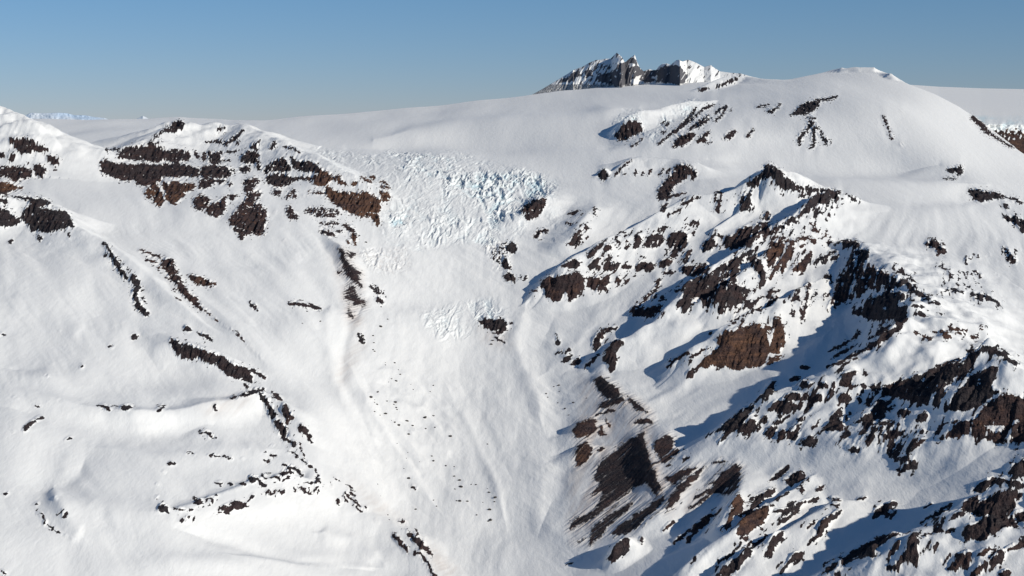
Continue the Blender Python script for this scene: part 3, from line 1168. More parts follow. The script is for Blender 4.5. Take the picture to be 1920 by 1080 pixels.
# ----------------------------------------------------------------- base ground: range (km) of the ground seen at (u, v)
COLS = {
    -520: [(1330, 2.5), (1100, 3.1), (900, 3.7), (700, 4.6), (500, 5.8), (400, 6.7), (320, 7.6), (225, 11)],
    0: [(1330, 2.9), (1100, 3.5), (1000, 3.75), (900, 4.1), (800, 4.5), (700, 4.95), (600, 5.5), (500, 6.15), (400, 7.0), (320, 8.0), (260, 9.4), (225, 12)],
    240: [(1330, 3.0), (1100, 3.6), (1000, 3.85), (900, 4.2), (800, 4.65), (700, 5.1), (600, 5.65), (500, 6.35), (400, 7.25), (320, 8.2), (260, 9.8), (223, 12.5)],
    480: [(1330, 3.15), (1100, 3.8), (1000, 4.05), (900, 4.4), (800, 4.8), (700, 5.3), (600, 5.9), (500, 6.6), (400, 7.4), (320, 8.3), (260, 10), (229, 12.5)],
    720: [(1330, 3.4), (1100, 4.15), (1000, 4.5), (900, 4.9), (800, 5.35), (700, 5.85), (600, 6.4), (500, 7.05), (400, 7.75), (320, 8.5), (260, 10.2), (207, 13.2)],
    900: [(1330, 3.5), (1100, 4.3), (1000, 4.66), (900, 5.08), (800, 5.56), (700, 6.1), (600, 6.7), (500, 7.3), (400, 8.0), (320, 8.8), (260, 10.3), (190, 13.5)],
    1060: [(1330, 3.4), (1100, 4.18), (1000, 4.55), (900, 4.98), (800, 5.48), (700, 6.03), (600, 6.65), (500, 7.3), (400, 8.0), (320, 8.8), (260, 10.0), (168, 13.5)],
    1200: [(1330, 3.3), (1100, 4.02), (1000, 4.38), (900, 4.82), (800, 5.32), (700, 5.88), (600, 6.48), (500, 7.15), (400, 7.9), (330, 8.5), (295, 9.15), (250, 9.6), (210, 10.8), (162, 13.5)],
    1440: [(1330, 3.15), (1100, 3.87), (1000, 4.22), (900, 4.65), (800, 5.12), (700, 5.6), (600, 6.2), (500, 6.85), (400, 7.6), (335, 8.45), (292, 9.3), (240, 9.7), (195, 10.8), (150, 13)],
    1600: [(1330, 3.05), (1100, 3.75), (1000, 4.1), (900, 4.52), (800, 4.98), (700, 5.45), (600, 6.05), (500, 6.75), (400, 7.6), (340, 8.4), (292, 9.35), (235, 9.75), (190, 10.4), (130, 12.3)],
    1700: [(1330, 3.0), (1100, 3.68), (1000, 4.03), (900, 4.45), (800, 4.9), (700, 5.35), (600, 6.0), (500, 6.75), (400, 7.65), (340, 8.45), (300, 9.3), (250, 9.65), (200, 10.2), (157, 11.5)],
    1920: [(1330, 2.9), (1100, 3.55), (1000, 3.87), (900, 4.25), (800, 4.7), (700, 5.25), (600, 5.9), (500, 6.7), (400, 7.9), (340, 8.9), (290, 10)],
    2450: [(1330, 2.3), (1100, 2.9), (900, 3.6), (700, 4.7), (500, 6.4), (440, 7.4), (380, 8.6), (340, 10)],
}
SKY = [(-520, 226), (0, 226), (60, 225), (200, 223), (300, 221.5), (400, 223.5), (470, 228), (500, 228), (560, 222), (700, 208), (850, 195), (980, 180.5), (1060, 168), (1130, 163),
       (1230, 158), (1300, 156), (1360, 152), (1420, 148), (1480, 148), (1530, 139), (1565, 132), (1600, 129.5), (1640, 132), (1675, 142), (1700, 158), (1750, 178),
       (1800, 202), (1840, 227), (1880, 258), (1920, 290), (2000, 318), (2450, 340)]
SKu = np.array([a for a, b in SKY], float); SKv = np.array([b for a, b in SKY], float)
_uu = np.arange(-540, 2470, 4.0)
_vv = np.interp(_uu, SKu, SKv)
_k = np.hanning(9); _k /= _k.sum()
_vv = np.convolve(np.pad(_vv, 4, mode='edge'), _k, mode='valid')


_k2 = np.hanning(141); _k2 /= _k2.sum()
_vs = np.convolve(np.pad(_vv, 70, mode='reflect', reflect_type='odd'), _k2, mode='valid')


def vsky(u):
    return np.interp(u, _uu, _vv)


def vsm(u):
    return np.interp(u, _uu, _vs)


NT = 400
tt_ = np.linspace(0, 1, NT)
cu = np.array(sorted(COLS), float)
tab = []
for c in sorted(COLS):
    pts = sorted(COLS[c], reverse=True)
    v = np.array([p[0] for p in pts], float)
    Y = np.log(np.array([p[1] for p in pts]))
    t = (1330 - v) / (1330 - v[-1])
    # smooth monotone resample
    y = np.interp(tt_, t, Y)
    w = np.hanning(25); w /= w.sum()
    yp = np.pad(y, 12, mode='reflect', reflect_type='odd')
    tab.append(np.convolve(yp, w, mode='valid'))
tab = np.array(tab)
# smooth interpolation across columns
ug = np.arange(-520, 2451, 10.0)
tg = np.empty((len(ug), NT))
for j in range(NT):
    tg[:, j] = np.interp(ug, cu, tab[:, j])
w = np.hanning(65); w /= w.sum()
tg = np.apply_along_axis(lambda q: np.convolve(np.pad(q, 32, mode='reflect', reflect_type='odd'), w, mode='valid'), 0, tg)


def rangeY(u, v):
    t = np.clip((1330 - v) / (1330 - vsm(u)), 0, 1.03) * (NT - 1)
    x = np.clip((u + 520) / 10.0, 0, len(ug) - 1.001)
    xi = np.floor(x).astype(int); ti = np.minimum(np.floor(t).astype(int), NT - 2)
    fx = x - xi; ft = t - ti
    r = (tg[xi, ti] * (1 - fx) * (1 - ft) + tg[xi + 1, ti] * fx * (1 - ft) + tg[xi, ti + 1] * (1 - fx) * ft + tg[xi + 1, ti + 1] * fx * ft)
    return np.exp(r) * 1000.0


def crest_point(u, v, H):
    vb = np.linspace(v, v + 420, 2200)
    vb = np.maximum(vb, vsky(u) + .01)
    Y = rangeY(np.full_like(vb, u), vb)
    x, y, z = at(u, vb, Y)
    zr = at(u, v, Y)[2]
    i = int(np.argmin(np.abs((zr - z) - H)))
    return x[i], y[i]


# ridges: list from right to left; each (u, v of the crest in the photograph, height above the base ground); far and near half widths in metres
RIDGES = [
    (260, 300, 1.0, [(1480, 330, 20), (1440, 309, 150), (1405, 345, 75), (1350, 365, 60), (1290, 370, 60), (1240, 395, 70), (1200, 415, 65), (1150, 442, 70), (1100, 470, 75), (1050, 503, 75), (1005, 545, 30), (975, 575, 0)]),
    (200, 260, 1.0, [(1480, 335, 60), (1440, 309, 130), (1405, 370, 50), (1385, 400, 25), (1340, 430, 20)]),
    (200, 260, 1.0, [(1640, 385, 10), (1590, 362, 60), (1550, 358, 80), (1500, 395, 80), (1440, 430, 80), (1385, 465, 80), (1330, 505, 85), (1285, 545, 85), (1240, 588, 80), (1190, 618, 70), (1150, 645, 55), (1105, 672, 15)]),
    (180, 240, 1.0, [(1560, 445, 15), (1500, 447, 55), (1440, 470, 70), (1400, 500, 80), (1365, 535, 85), (1330, 560, 80), (1290, 580, 60), (1265, 600, 20)]),
    (180, 240, 1.0, [(1540, 520, 20), (1490, 548, 65), (1440, 580, 80), (1395, 595, 85), (1345, 622, 85), (1300, 650, 70), (1265, 680, 40), (1240, 700, 10)]),
    (330, 460, 1.0, [(1560, 455, 20), (1620, 453, 60), (1650, 475, 90), (1690, 520, 110), (1712, 545, 165), (1706, 590, 190), (1660, 628, 180), (1590, 665, 160), (1510, 700, 140), (1450, 735, 115), (1400, 772, 75), (1350, 808, 45), (1310, 828, 8)]),
    (330, 470, 1.0, [(1990, 740, 120), (1915, 688, 150), (1850, 647, 220), (1800, 680, 175), (1740, 712, 140), (1670, 745, 110), (1600, 790, 70), (1540, 830, 30), (1480, 860, 0)]),
    (330, 420, 1.0, [(2020, 810, 170), (1920, 862, 165), (1850, 900, 150), (1790, 945, 130), (1730, 985, 110), (1660, 1015, 90), (1600, 1050, 75), (1530, 1085, 60), (1450, 1130, 20)]),
    (140, 200, 1.0, [(1560, 872, 10), (1520, 882, 45), (1470, 920, 60), (1415, 965, 70), (1370, 1000, 70), (1320, 1030, 60), (1280, 1065, 45), (1250, 1100, 10)]),
    (110, 160, 1.0, [(1470, 868, 8), (1400, 872, 35), (1385, 920, 50), (1365, 950, 60), (1350, 985, 50), (1330, 1010, 20)]),
    (120, 160, 1.0, [(1620, 935, 10), (1560, 940, 40), (1500, 975, 55), (1450, 1005, 55), (1400, 1040, 50), (1350, 1080, 30)]),
    (130, 90, 1.0, [(1325, 870, 5), (1300, 880, 30), (1270, 920, 35), (1230, 965, 30), (1180, 1000, 10)]),
    (330, 90, 1.0, [(1245, 935, 5), (1238, 912, 24), (1225, 870, 30), (1207, 815, 30), (1195, 800, 10)]),
    (180, 120, 1.0, [(1222, 795, 4), (1200, 775, 18), (1160, 745, 26), (1125, 705, 24), (1110, 690, 5)]),
    (90, 120, 1.0, [(1110, 790, 5), (1095, 785, 28), (1075, 800, 20), (1060, 810, 0)]),
    (80, 120, 1.0, [(1105, 835, 5), (1095, 828, 26), (1080, 835, 20), (1065, 850, 0)]),
    (60, 60, 1.0, [(1184, 1006, 10), (1175, 1008, 45), (1155, 1030, 35), (1140, 1050, 5)]),
    (150, 170, 1.0, [(1120, 385, 10), (1110, 393, 35), (1085, 425, 40), (1060, 455, 35), (1040, 475, 5)]),
    (160, 150, 1.0, [(1040, 355, 10), (1025, 365, 45), (1005, 380, 50), (975, 400, 35), (960, 415, 0)]),
    # streaked mound, pyramid rock, crag
    (90, 240, 1.0, [(1325, 315, 12), (1305, 306, 45), (1260, 298, 45), (1200, 293, 50), (1170, 305, 35), (1150, 325, 8)]),
    (50, 60, 1.0, [(1145, 325, 2), (1136, 315, 30), (1122, 325, 8)]),
    (200, 260, 1.0, [(1340, 187, 10), (1290, 190, 60), (1240, 205, 60), (1200, 212, 70), (1170, 225, 70), (1150, 245, 20)]),
    # left side
    (400, 520, 1.0, [(230, 330, 0), (170, 290, 60), (110, 255, 140), (60, 228, 210), (30, 215, 235), (0, 203, 255), (-80, 190, 280), (-250, 200, 250), (-500, 220, 200)]),
    (200, 330, 1.0, [(420, 640, 0), (330, 560, 22), (262, 500, 35), (200, 458, 45), (145, 425, 60), (105, 385, 85), (70, 371, 95), (0, 367, 100), (-80, 365, 100), (-300, 380, 60)]),
    (260, 420, 1.0, [(790, 400, 0), (730, 365, 30), (690, 340, 55), (640, 315, 75), (600, 290, 85), (540, 268, 95), (490, 247, 115), (450, 233, 125), (400, 229.5, 135), (350, 229, 140), (332, 225, 145), (305, 240, 120), (280, 258, 90), (240, 274, 60), (190, 284, 15)]),
    (120, 130, 1.5, [(590, 860, 0), (560, 800, 28), (530, 760, 38), (492, 728, 48), (440, 745, 35), (350, 758, 25), (250, 765, 20), (150, 755, 12), (50, 735, 5)]),
    (90, 150, 1.5, [(480, 700, 8), (440, 672, 28), (390, 650, 32), (330, 632, 24), (300, 620, 4)]),
    (70, 160, 1.5, [(600, 880, 5), (585, 905, 22), (540, 895, 24), (470, 900, 24), (400, 925, 22), (340, 950, 20), (300, 955, 12), (280, 930, 4)]),
    (120, 150, 1.0, [(850, 1130, 25), (800, 1050, 40), (760, 985, 40), (700, 955, 18), (640, 905, 16), (600, 880, 12), (560, 830, 4)]),
    (90, 60, 1.0, [(690, 560, 4), (665, 520, 30), (640, 465, 40), (610, 440, 6)]),
    (110, 160, 1.0, [(1490, 151, 0), (1440, 146, 22), (1400, 141, 42), (1360, 143, 52), (1330, 155, 42), (1305, 169, 8)]),
    # dome cap
    (70, 70, 1.0, [(1650, 134, 0), (1638, 127.5, 36), (1600, 126, 36), (1580, 127, 34), (1562, 132, 5)]),
    (60, 60, 1.0, [(1684, 153, 1), (1670, 138, 40), (1655, 139, 3)]),
]

# broad drifts (+) and hollows (-): centre, height in metres, half sizes in pixels of the traced photograph
DRIFT = [(850, 780, -34, 120, 220), (585, 780, 24, 90, 170), (1000, 420, -10, 60, 40), (700, 250, 10, 160, 16), (640, 270, -10, 160, 14), (930, 262, -16, 120, 10), (960, 235, 14, 120, 14), (1330, 232, -8, 120, 14), (300, 690, -30, 130, 38), (60, 650, -18, 90, 45), (110, 700, 14, 90, 25), (250, 830, -12, 140, 40), (40, 800, 14, 70, 45), (130, 950, 16, 45, 35), (90, 900, -14, 40, 30),
         (200, 960, 12, 60, 30), (560, 1000, -26, 150, 55), (400, 1060, 10, 150, 25), (540, 640, 12, 120, 40), (560, 730, -10, 90, 40), (430, 480, -16, 110, 50), (250, 330, -22, 90, 40),
         (130, 520, 14, 80, 50), (120, 590, -12, 90, 30), (820, 600, 14, 130, 35), (780, 560, -8, 60, 25), (930, 610, 10, 50, 40), (880, 780, 10, 110, 60), (980, 850, -8, 60, 90), (960, 980, -18, 90, 40),
         (750, 960, -8, 60, 50), (620, 800, 8, 60, 80), (1000, 290, -14, 100, 22), (960, 240, 16, 150, 20), (850, 275, -12, 140, 18), (1150, 260, -10, 60, 20), (1600, 320, -20, 200, 22), (1700, 400, 10, 140, 25),
         (1700, 440, -10, 150, 22), (1600, 250, 14, 120, 40), (1650, 200, 12, 100, 30), (1850, 600, 14, 70, 40), (1780, 650, -10, 60, 25), (1560, 860, -14, 110, 30), (1200, 600, -10, 50, 50), (1290, 250, 8, 100, 30),
         (1000, 370, -8, 60, 30), (420, 950, 8, 120, 22), (1250, 350, -14, 100, 22), (1100, 330, -10, 70, 22)]
# long soft folds (+) and channels (-) of the snow: height in metres, half width in pixels, course in the photograph
LINES = [(42, 14, [(700, 262), (820, 246), (960, 232), (1100, 222), (1200, 205)]), (-34, 13, [(650, 275), (800, 270), (950, 268), (1120, 262), (1180, 268)]),
         (-30, 13, [(1330, 300), (1450, 306), (1600, 312), (1760, 305)]), (30, 13, [(1450, 322), (1560, 338), (1700, 345), (1850, 350)]), (-20, 12, [(1560, 372), (1700, 380), (1850, 372)]),
         (14, 20, [(380, 560), (470, 650), (560, 750), (640, 850), (740, 960)]), (-12, 18, [(430, 560), (530, 655), (630, 765), (730, 885), (810, 965)]),
         (8, 12, [(560, 600), (640, 700), (740, 800), (830, 900), (900, 960)]), (-16, 10, [(690, 560), (655, 605), (643, 660), (642, 720), (668, 765), (705, 835)]),
         (12, 12, [(625, 560), (612, 620), (622, 700), (655, 780), (700, 860)]), (-14, 22, [(1040, 590), (1005, 650), (1040, 720), (1058, 800), (1050, 900), (1010, 990)]),
         (10, 14, [(990, 560), (965, 640), (1000, 730), (1020, 800)]), (-22, 24, [(0, 765), (120, 785), (260, 800), (400, 790)]), (14, 20, [(170, 830), (300, 850), (420, 840), (540, 850)]),
         (-14, 20, [(160, 850), (130, 900), (160, 960), (220, 990)]), (14, 14, [(100, 900), (105, 945), (130, 985), (160, 1010)]), (12, 16, [(0, 620), (80, 648), (180, 690), (300, 740)]),
         (-12, 16, [(0, 685), (100, 690), (230, 722), (330, 762)]), (-18, 26, [(40, 470), (140, 530), (240, 600), (300, 680)]), (12, 20, [(0, 560), (90, 580), (170, 620)]),
         (-10, 14, [(300, 480), (400, 560), (470, 620)]), (10, 16, [(470, 480), (540, 560), (600, 640)]), (-12, 20, [(560, 470), (590, 540), (620, 600)]),
         (12, 8, [(700, 690), (760, 700), (800, 730)]), (-8, 7, [(700, 715), (750, 720), (800, 760)]), (12, 8, [(730, 750), (790, 760), (830, 800)]), (-8, 7, [(740, 780), (790, 790), (820, 820)]),
         (10, 8, [(760, 800), (810, 815), (850, 850)]), (9, 8, [(650, 680), (690, 760), (760, 860), (830, 960)]), (-8, 8, [(680, 700), (720, 780), (790, 880)]),
         (8, 8, [(830, 700), (880, 790), (930, 900), (950, 980)]), (-8, 12, [(860, 700), (910, 790), (960, 890)]), (14, 14, [(590, 990), (660, 1010), (720, 1060)]),
         (-14, 14, [(330, 985), (450, 1010), (560, 1055), (700, 1075)]), (10, 10, [(420, 1040), (560, 1062), (720, 1070)]),
         (8, 10, [(1440, 930), (1540, 935), (1660, 930)]), (-10, 16, [(1430, 905), (1560, 900), (1700, 880), (1800, 860)]), (10, 14, [(1560, 620), (1500, 680), (1430, 740)]),
         (10, 12, [(1720, 620), (1760, 690), (1700, 720)]), (8, 10, [(1150, 560), (1080, 640), (1010, 700)]), (-8, 9, [(1190, 570), (1110, 650), (1050, 700)]), (8, 8, [(1380, 640), (1280, 720), (1210, 760)]),
         (-7, 8, [(1330, 600), (1270, 660), (1210, 700)]), (14, 10, [(1250, 950), (1200, 990), (1120, 1060)]), (10, 8, [(1400, 980), (1330, 1040), (1290, 1080)])]
# ----------------------------------------------------------------- terrain grid
du = 1.45 / QUALITY
us = np.concatenate([np.arange(-500, -30, 9.0), np.arange(-30, 1950, du), np.arange(1950, 2440, 9.0)])
NR = int(830 * QUALITY)
sfr = np.concatenate([np.linspace(0, .2, 60, endpoint=False), np.linspace(.2, 1, NR)])
Ug, Sg = np.meshgrid(us, sfr)
VS = vsky(Ug)
VM = vsm(Ug)
Vg = 1330 - (1330 - VM) * Sg + (VS - VM) * Sg ** 9
Yg = rangeY(Ug, Vg)
X, Y, Z = at(Ug, Vg, Yg)
# far side of the skyline: the ground rolls away out of sight
nb = 26
Yb0, Zb0, Xb0 = Y[-1], Z[-1], X[-1]
q = (np.arange(1, nb + 1) / nb) ** 1.7
dY = (9000.0 * q)[:, None] * np.ones_like(Yb0)[None]
slope = Zb0 / Yb0
Yb = Yb0[None] + dY
Zb = Zb0[None] + slope[None] * dY - dY * .015 - dY * dY / 90000.0
Xb = Xb0[None] * Yb / Yb0[None]
X = np.vstack([X, Xb]); Y = np.vstack([Y, Yb]); Z = np.vstack([Z, Zb])
ny, nx = X.shape
print('grid', X.shape, time.time() - T0)

# ridges
hr = np.zeros_like(X)
jit = pn(X / 120, Y / 120, 3) * 26 + pn(X / 40, Y / 40, 4) * 4
hj = 1 + .22 * pn(X / 110, Y / 110, 21) + .05 * pn(X / 40, Y / 40, 22)
for wf, wn, pw, pts in RIDGES:
    if pts[0][0] > 1150 and max(p[2] for p in pts) > 40:
        big_ = max(p[2] for p in pts) > 72
        wf = wf * (.55 if big_ else .7)
        pts = [(a_, b_, c_ * (1.14 if big_ else 1.0)) for a_, b_, c_ in pts]
    C = [crest_point(u, v, H) + (H,) for u, v, H in pts]
    best = np.zeros_like(X)
    W = max(wf, wn) + 60
    for i in range(len(C) - 1):
        x0, y0, h0 = C[i]; x1, y1, h1 = C[i + 1]
        m = (X > min(x0, x1) - W) & (X < max(x0, x1) + W) & (Y > min(y0, y1) - W) & (Y < max(y0, y1) + W)
        idx = np.nonzero(m)
        if len(idx[0]) == 0:
            continue
        px = X[idx]; py = Y[idx]
        dx, dy = x1 - x0, y1 - y0
        L2 = dx * dx + dy * dy + 1e-6
        t = ((px - x0) * dx + (py - y0) * dy) / L2
        tc = np.clip(t, 0, 1)
        ex = px - x0 - tc * dx; ey = py - y0 - tc * dy
        D = np.hypot(ex, ey)
        side = (dx * (py - y0) - dy * (px - x0)) / math.sqrt(L2)
        k = sst(-30, 30, side)            # 0 far, 1 near
        wd = wf + (wn - wf) * k
        H = h0 + (h1 - h0) * tc
        sc = np.clip(H / 90.0, .12, 1.25) if max(p[2] for p in pts) > 60 else 1.0
        wd = wd * sc
        Dj = np.sqrt(D * D + 25) + jit[idx] * np.clip(D / 60, 0, 1)
        p = np.clip(1 - Dj / wd, 0, 1)
        pr = H * (.55 * p + .45 * p * p * (3 - 2 * p)) ** (1.15 * pw)
        best[idx] = np.maximum(best[idx], pr)
    hr = np.where(best > .01, (hr ** 9 + best ** 9) ** (1 / 9), hr)
print('ridges', time.time() - T0)
right = sst(980, 1150, 960 + F * X / Y) * sst(330, 420, 540 - F * (Z / Y + .1066))
Z1 = Z + hr * (1 + (hj - 1) * sst(30, 90, hr))
Wv = Z + .2 * (Y - 6000)                 # height on the tilted face of the mountain side
Ux, Vx = proj(X, Y, Z1)
jx = 5 * pn(X / 60, Wv / 60, 150) * sst(380, 480, Vx) + 4 * pn(X / 500, Y / 4000, 151) * (1 - sst(380, 480, Vx))
for ga, wd_, pl in LINES:
    best = np.full(X.shape, 9.0, np.float32)
    x0_, x1_ = min(p[0] for p in pl) - 3 * wd_, max(p[0] for p in pl) + 3 * wd_
    y0_, y1_ = min(p[1] for p in pl) - 3 * wd_, max(p[1] for p in pl) + 3 * wd_
    m = np.nonzero((Ux > x0_) & (Ux < x1_) & (Vx > y0_) & (Vx < y1_))
    if not len(m[0]):
        continue
    a_, b_ = Ux[m] + jx[m], Vx[m] + jx[m]
    bb = np.full(a_.shape, 9.0)
    tot = len(pl) - 1
    for i in range(tot):
        (p0, q0), (p1, q1) = pl[i], pl[i + 1]
        dx, dy = p1 - p0, q1 - q0
        tq = np.clip(((a_ - p0) * dx + (b_ - q0) * dy) / (dx * dx + dy * dy), 0, 1)
        dd_ = np.hypot(a_ - p0 - tq * dx, b_ - q0 - tq * dy) / wd_
        # fade at both ends of the course
        g_ = (i + tq) / tot
        dd_ = dd_ + 1.2 * (1 - sst(0, .18, g_)) + 1.2 * sst(.82, 1, g_)
        bb = np.minimum(bb, dd_)
    Z1[m] += ga * (.45 if wd_ < 13 else .65) * np.exp(-bb * bb)
# ribs and gullies running down the flanks of the ridges
low = sst(600, 760, 540 - F * (Z / Y + .1066))
ang_ = math.radians(50)
al = X * math.cos(ang_) + Wv * math.sin(ang_)
ac = -X * math.sin(ang_) + Wv * math.cos(ang_)
Wl = Z + .27 * (Y - 4500)
angB = math.radians(35)
alB = X * math.cos(angB) + Wl * math.sin(angB)
acB = -X * math.sin(angB) + Wl * math.cos(angB)
warp = pn(X / 250, Wv / 150, 8) * 40
rib = ridged((ac + warp * .6) / 62.0, al / 520.0, 3, 30) * (1 - low) + ridged((acB + warp * .6) / 62.0, alB / 520.0, 3, 30) * low
rib2 = ridged((X + warp * .6) / 52.0, Wv / 200.0, 3, 40)
amp = sst(8, 80, hr)
rw0 = samp(dens_w, *proj(X, Y, Z1))
rw0 = blur(rw0.astype(np.float32), 6)
rkw = np.clip(rw0 * 1.6, 0, 1)
Z1 += amp * (.07 + .93 * rkw + .08 * right * (1 - rkw)) * (23 * right * (rib - .5) + 15 * (rib2 - .4) * (1 - right))
Z1 += rkw * 3 * right
# wide soft undulations, drifts and bowls of the snow cover
Z1 += 26 * pn(X / 800, Y / 1900, 50) + 12 * pn(X / 380, Y / 1100, 51)
for gu, gv, ga, su_, sv_ in DRIFT:
    Z1 += (1.15 if gu < 900 and gv > 400 else 1.0) * ga * np.exp(-((Ux - gu) / su_) ** 2 - ((Vx - gv) / sv_) ** 2)
fr = sst(290, 450, 540 - F * (Z / Y + .1066))
acl = X * math.sin(math.radians(38)) + Wv * math.cos(math.radians(38))
all_ = X * math.cos(math.radians(38)) - Wv * math.sin(math.radians(38))
wq = 40 * pn(X / 300, Wv / 200, 55)
gate = sst(300, 470, Vx) * .4 + 1.0 * sst(300, 470, Vx) * sst(-.3, .4, fbm(X / 240, Wv / 160, 2, 59))


def drift(c1, c2):
    return 10 * fbm(c1 / 95, c2 / 330, 2, 52) + gate * (1.9 * fbm(c1 / 30, c2 / 150, 2, 53) + .5 * fbm(c1 / 12, c2 / 60, 2, 54))


val = sst(600, 680, Ux) * (1 - sst(960, 1040, Ux)) * sst(480, 620, Vx)
Z1 += fr * (drift(acl + wq, all_) * (1 - right) * (1 - .7 * val) + (drift(ac + wq, al) * (1 - low) + drift(acB + wq, alB) * low) * right * .7)
Z1 += fr * val * (5 * fbm(X / 120, Y / 420, 3, 58))
Z1 += (1 - fr) * (3 * pn(X / 260, Y / 1500, 56) + .8 * pn(X / 60, Y / 420, 57))
u1, v1 = proj(X, Y, Z1)

# rock steps
pxm = Y / F
st = samp(step, u1, v1)
Z1 += (.22 + .16 * right) * st * pxm
u1, v1 = proj(X, Y, Z1)
rw = samp(dens_w, u1, v1)
crag = ridged(X / 40 + pn(X / 60, Y / 60, 61) * .5, (Y * .6 + Z1 * 1.2) / 40, 5, 60)
sf = samp(soft, u1, v1)
gul = ridged(X / 30 + .6 * pn(X / 50, Z1 / 50, 66), (Z1 + .25 * Y) / 95, 4, 64) * (1 - right) + (ridged(ac / 22 + .5 * pn(X / 50, Wv / 50, 66), al / 170, 4, 64) * (1 - low) + ridged(acB / 22 + .5 * pn(X / 50, Wv / 50, 66), alB / 170, 4, 64) * low) * right
strata = pn(X / 300 + 3, (Z1 + 8 * pn(X / 80, Y / 80, 68)) / 13, 67)
Z1 += np.clip((rw - .12) * 1.7, 0, 1) * (1 - sf) * ((crag - .42) * 11 + (gul - .42) * 25 + strata * 5)
# scree: fine parallel chutes
chute = fbm(acB / 7.0, alB / 160.0, 3, 70)
Z1 += sf * chute * 3.5
# glacier surface: crevasses and seracs
ri = samp(rough_ice, u1, v1); di = samp(dirty_ice, u1, v1)
icy = np.zeros_like(X)
m = np.nonzero((ri + di) > .02)
if len(m[0]):
    xx, yy = X[m], Y[m]
    r_ = np.clip(ri[m] + di[m], 0, 1)
    wx = xx + fbm(xx / 80, yy / 400, 4, 80) * 60
    wy = yy + fbm(xx / 80, yy / 400, 4, 84) * 260
    f1, f2, cv = worley(wx / 42, wy / 100, 5)
    g1, g2, cw = worley(wx / 20, wy / 80, 9)
    crack = 1 - sst(0, .16, f2 - f1)
    sel = .35 + .65 * sst(-.25, .25, fbm(xx / 200, yy / 600, 3, 88))
    rr = r_ * sel
    lng = np.abs(pn(wx / 110 + wy / 700, wy / 90, 92)) + .25 * np.abs(pn(wx / 40, wy / 90, 93))
    crev = 1 - sst(.0, .09, lng)
    hi = fbm(wx / 60, wy / 130, 5, 90, .6)
    Z1[m] += rr * (18 * hi + 9 * (cv - .5) - 6 * crack * r_ - 10 * crev + 3 * (cw - .5))
    icy[m] = np.clip(rr * (.12 + .9 * crev + .35 * crack * r_ + .8 * sst(.05, .45, -hi) * r_), 0, 1) * (ri[m] > di[m])
# bulging, crevassed tongue below the icefalls
gl = samp(glac, u1, v1)
tongue = gl * sst(690, 740, v1) * (1 - sst(860, 960, v1)) * sst(640, 700, u1) * (1 - sst(830, 900, u1))
Z1 += tongue * 9 * ridged((Y + .9 * X) / 170, X / 160, 2, 95)
Z1 += gl * 1.2 * fbm(X / 40, Y / 170, 3, 97)
u2, v2 = proj(X, Y, Z1)
print('relief', time.time() - T0)

# ----------------------------------------------------------------- where rock shows
wu = 4.5 * fbm(X / 24, (Y * .5 + Z1) / 24, 4, 100, .65)
wv = 4.5 * fbm(X / 24, (Y * .5 + Z1) / 24, 4, 104, .65)
dn = samp(dens_b, u2 + wu, v2 + wv)
ti = samp(tint, u2, v2)
sf = samp(soft, u2, v2)
streakR = 1.25 * (fbm(ac / 15, al / 75, 5, 110, .68) * (1 - low) + fbm(acB / 15, alB / 75, 5, 110, .68) * low)
streakL = fbm(X / 9, (Z1 + Y * .3) / 16, 4, 114, .6)
n = streakR * right + streakL * (1 - right)
n = n * (1 - sf) + fbm(acB / 5.0, alB / 150, 3, 118) * 1.2 * sf
n = n + .35 * fbm(X / 7, Y / 7, 2, 122)
gyz, gxz = np.gradient(Z1)
ledge = -.55 * (1 - .8 * low) * sst(.2, .4, pn(Z1 / 13 + 1.5 * pn(X / 150, Y / 150, 130), X / 120, 131)) * (1 - sf)
halo = samp(blur(dens, 9), u2, v2)
halo = np.clip(halo * 2, 0, 1) * (.12 + .36 * right * sst(10, 50, hr))
n = n + .4 * pn(X / 17, (Z1 + Y * .3) / 12, 126)
r = np.maximum(dn * (1.12 + .2 * right), halo) - .5 - n * (1.0 - .25 * low) + ledge * .7
r = np.where(halo < .03, -1.0, r)
# hidden ground takes rock from its steepness instead
runmin = np.minimum.accumulate(v2, axis=0)
occ = (v2 > runmin + 3) & (hr > 20)
r = np.where(occ, amp * .55 - .45 - n * .6, r)
ti = np.where(occ, .3, ti)
r[-nb:] = -1
r = np.clip(r, -1, 1)
ids = sampn(oid, u2, v2).astype(np.int32)
ok = (u2 > -2) & (u2 < 1922) & (v2 < 1083) & ~occ
ids = np.where(ok, ids, 0)
iid = np.where(ok, sampn(ice_id, u2, v2), 0)
gid = (samp(glac, u2, v2) > .5)
dirtv = samp(dirt, u2, v2) * (.5 + .9 * sst(-.3, .4, fbm(ac / 12, al / 120, 3, 140)))
dirtv += di * .5 * sst(0, .4, fbm(X / 20, Y / 20, 2, 144))
near = samp(blur(dens, 5), u2, v2)
dirtv = np.clip(dirtv + near * .22 * (ti > .2) + sf * .3, 0, 1)
icy = np.clip(icy, 0, 1)
print('masks', time.time() - T0)

# ----------------------------------------------------------------- normals of the whole sheet (shared by all the pieces cut from it)
Pz = np.stack([X, Y, Z1 + CAMZ], -1)
dU = np.empty_like(Pz); dV = np.empty_like(Pz)
dU[:, 1:-1] = Pz[:, 2:] - Pz[:, :-2]; dU[:, 0] = Pz[:, 1] - Pz[:, 0]; dU[:, -1] = Pz[:, -1] - Pz[:, -2]
dV[1:-1] = Pz[2:] - Pz[:-2]; dV[0] = Pz[1] - Pz[0]; dV[-1] = Pz[-1] - Pz[-2]
Nn = np.cross(dU, dV)
Nn /= np.linalg.norm(Nn, axis=-1, keepdims=True) + 1e-12

# ----------------------------------------------------------------- materials
def N(nt, t, **kw):
    n = nt.nodes.new(t)
    for k, v in kw.items():
        setattr(n, k, v)
    return n


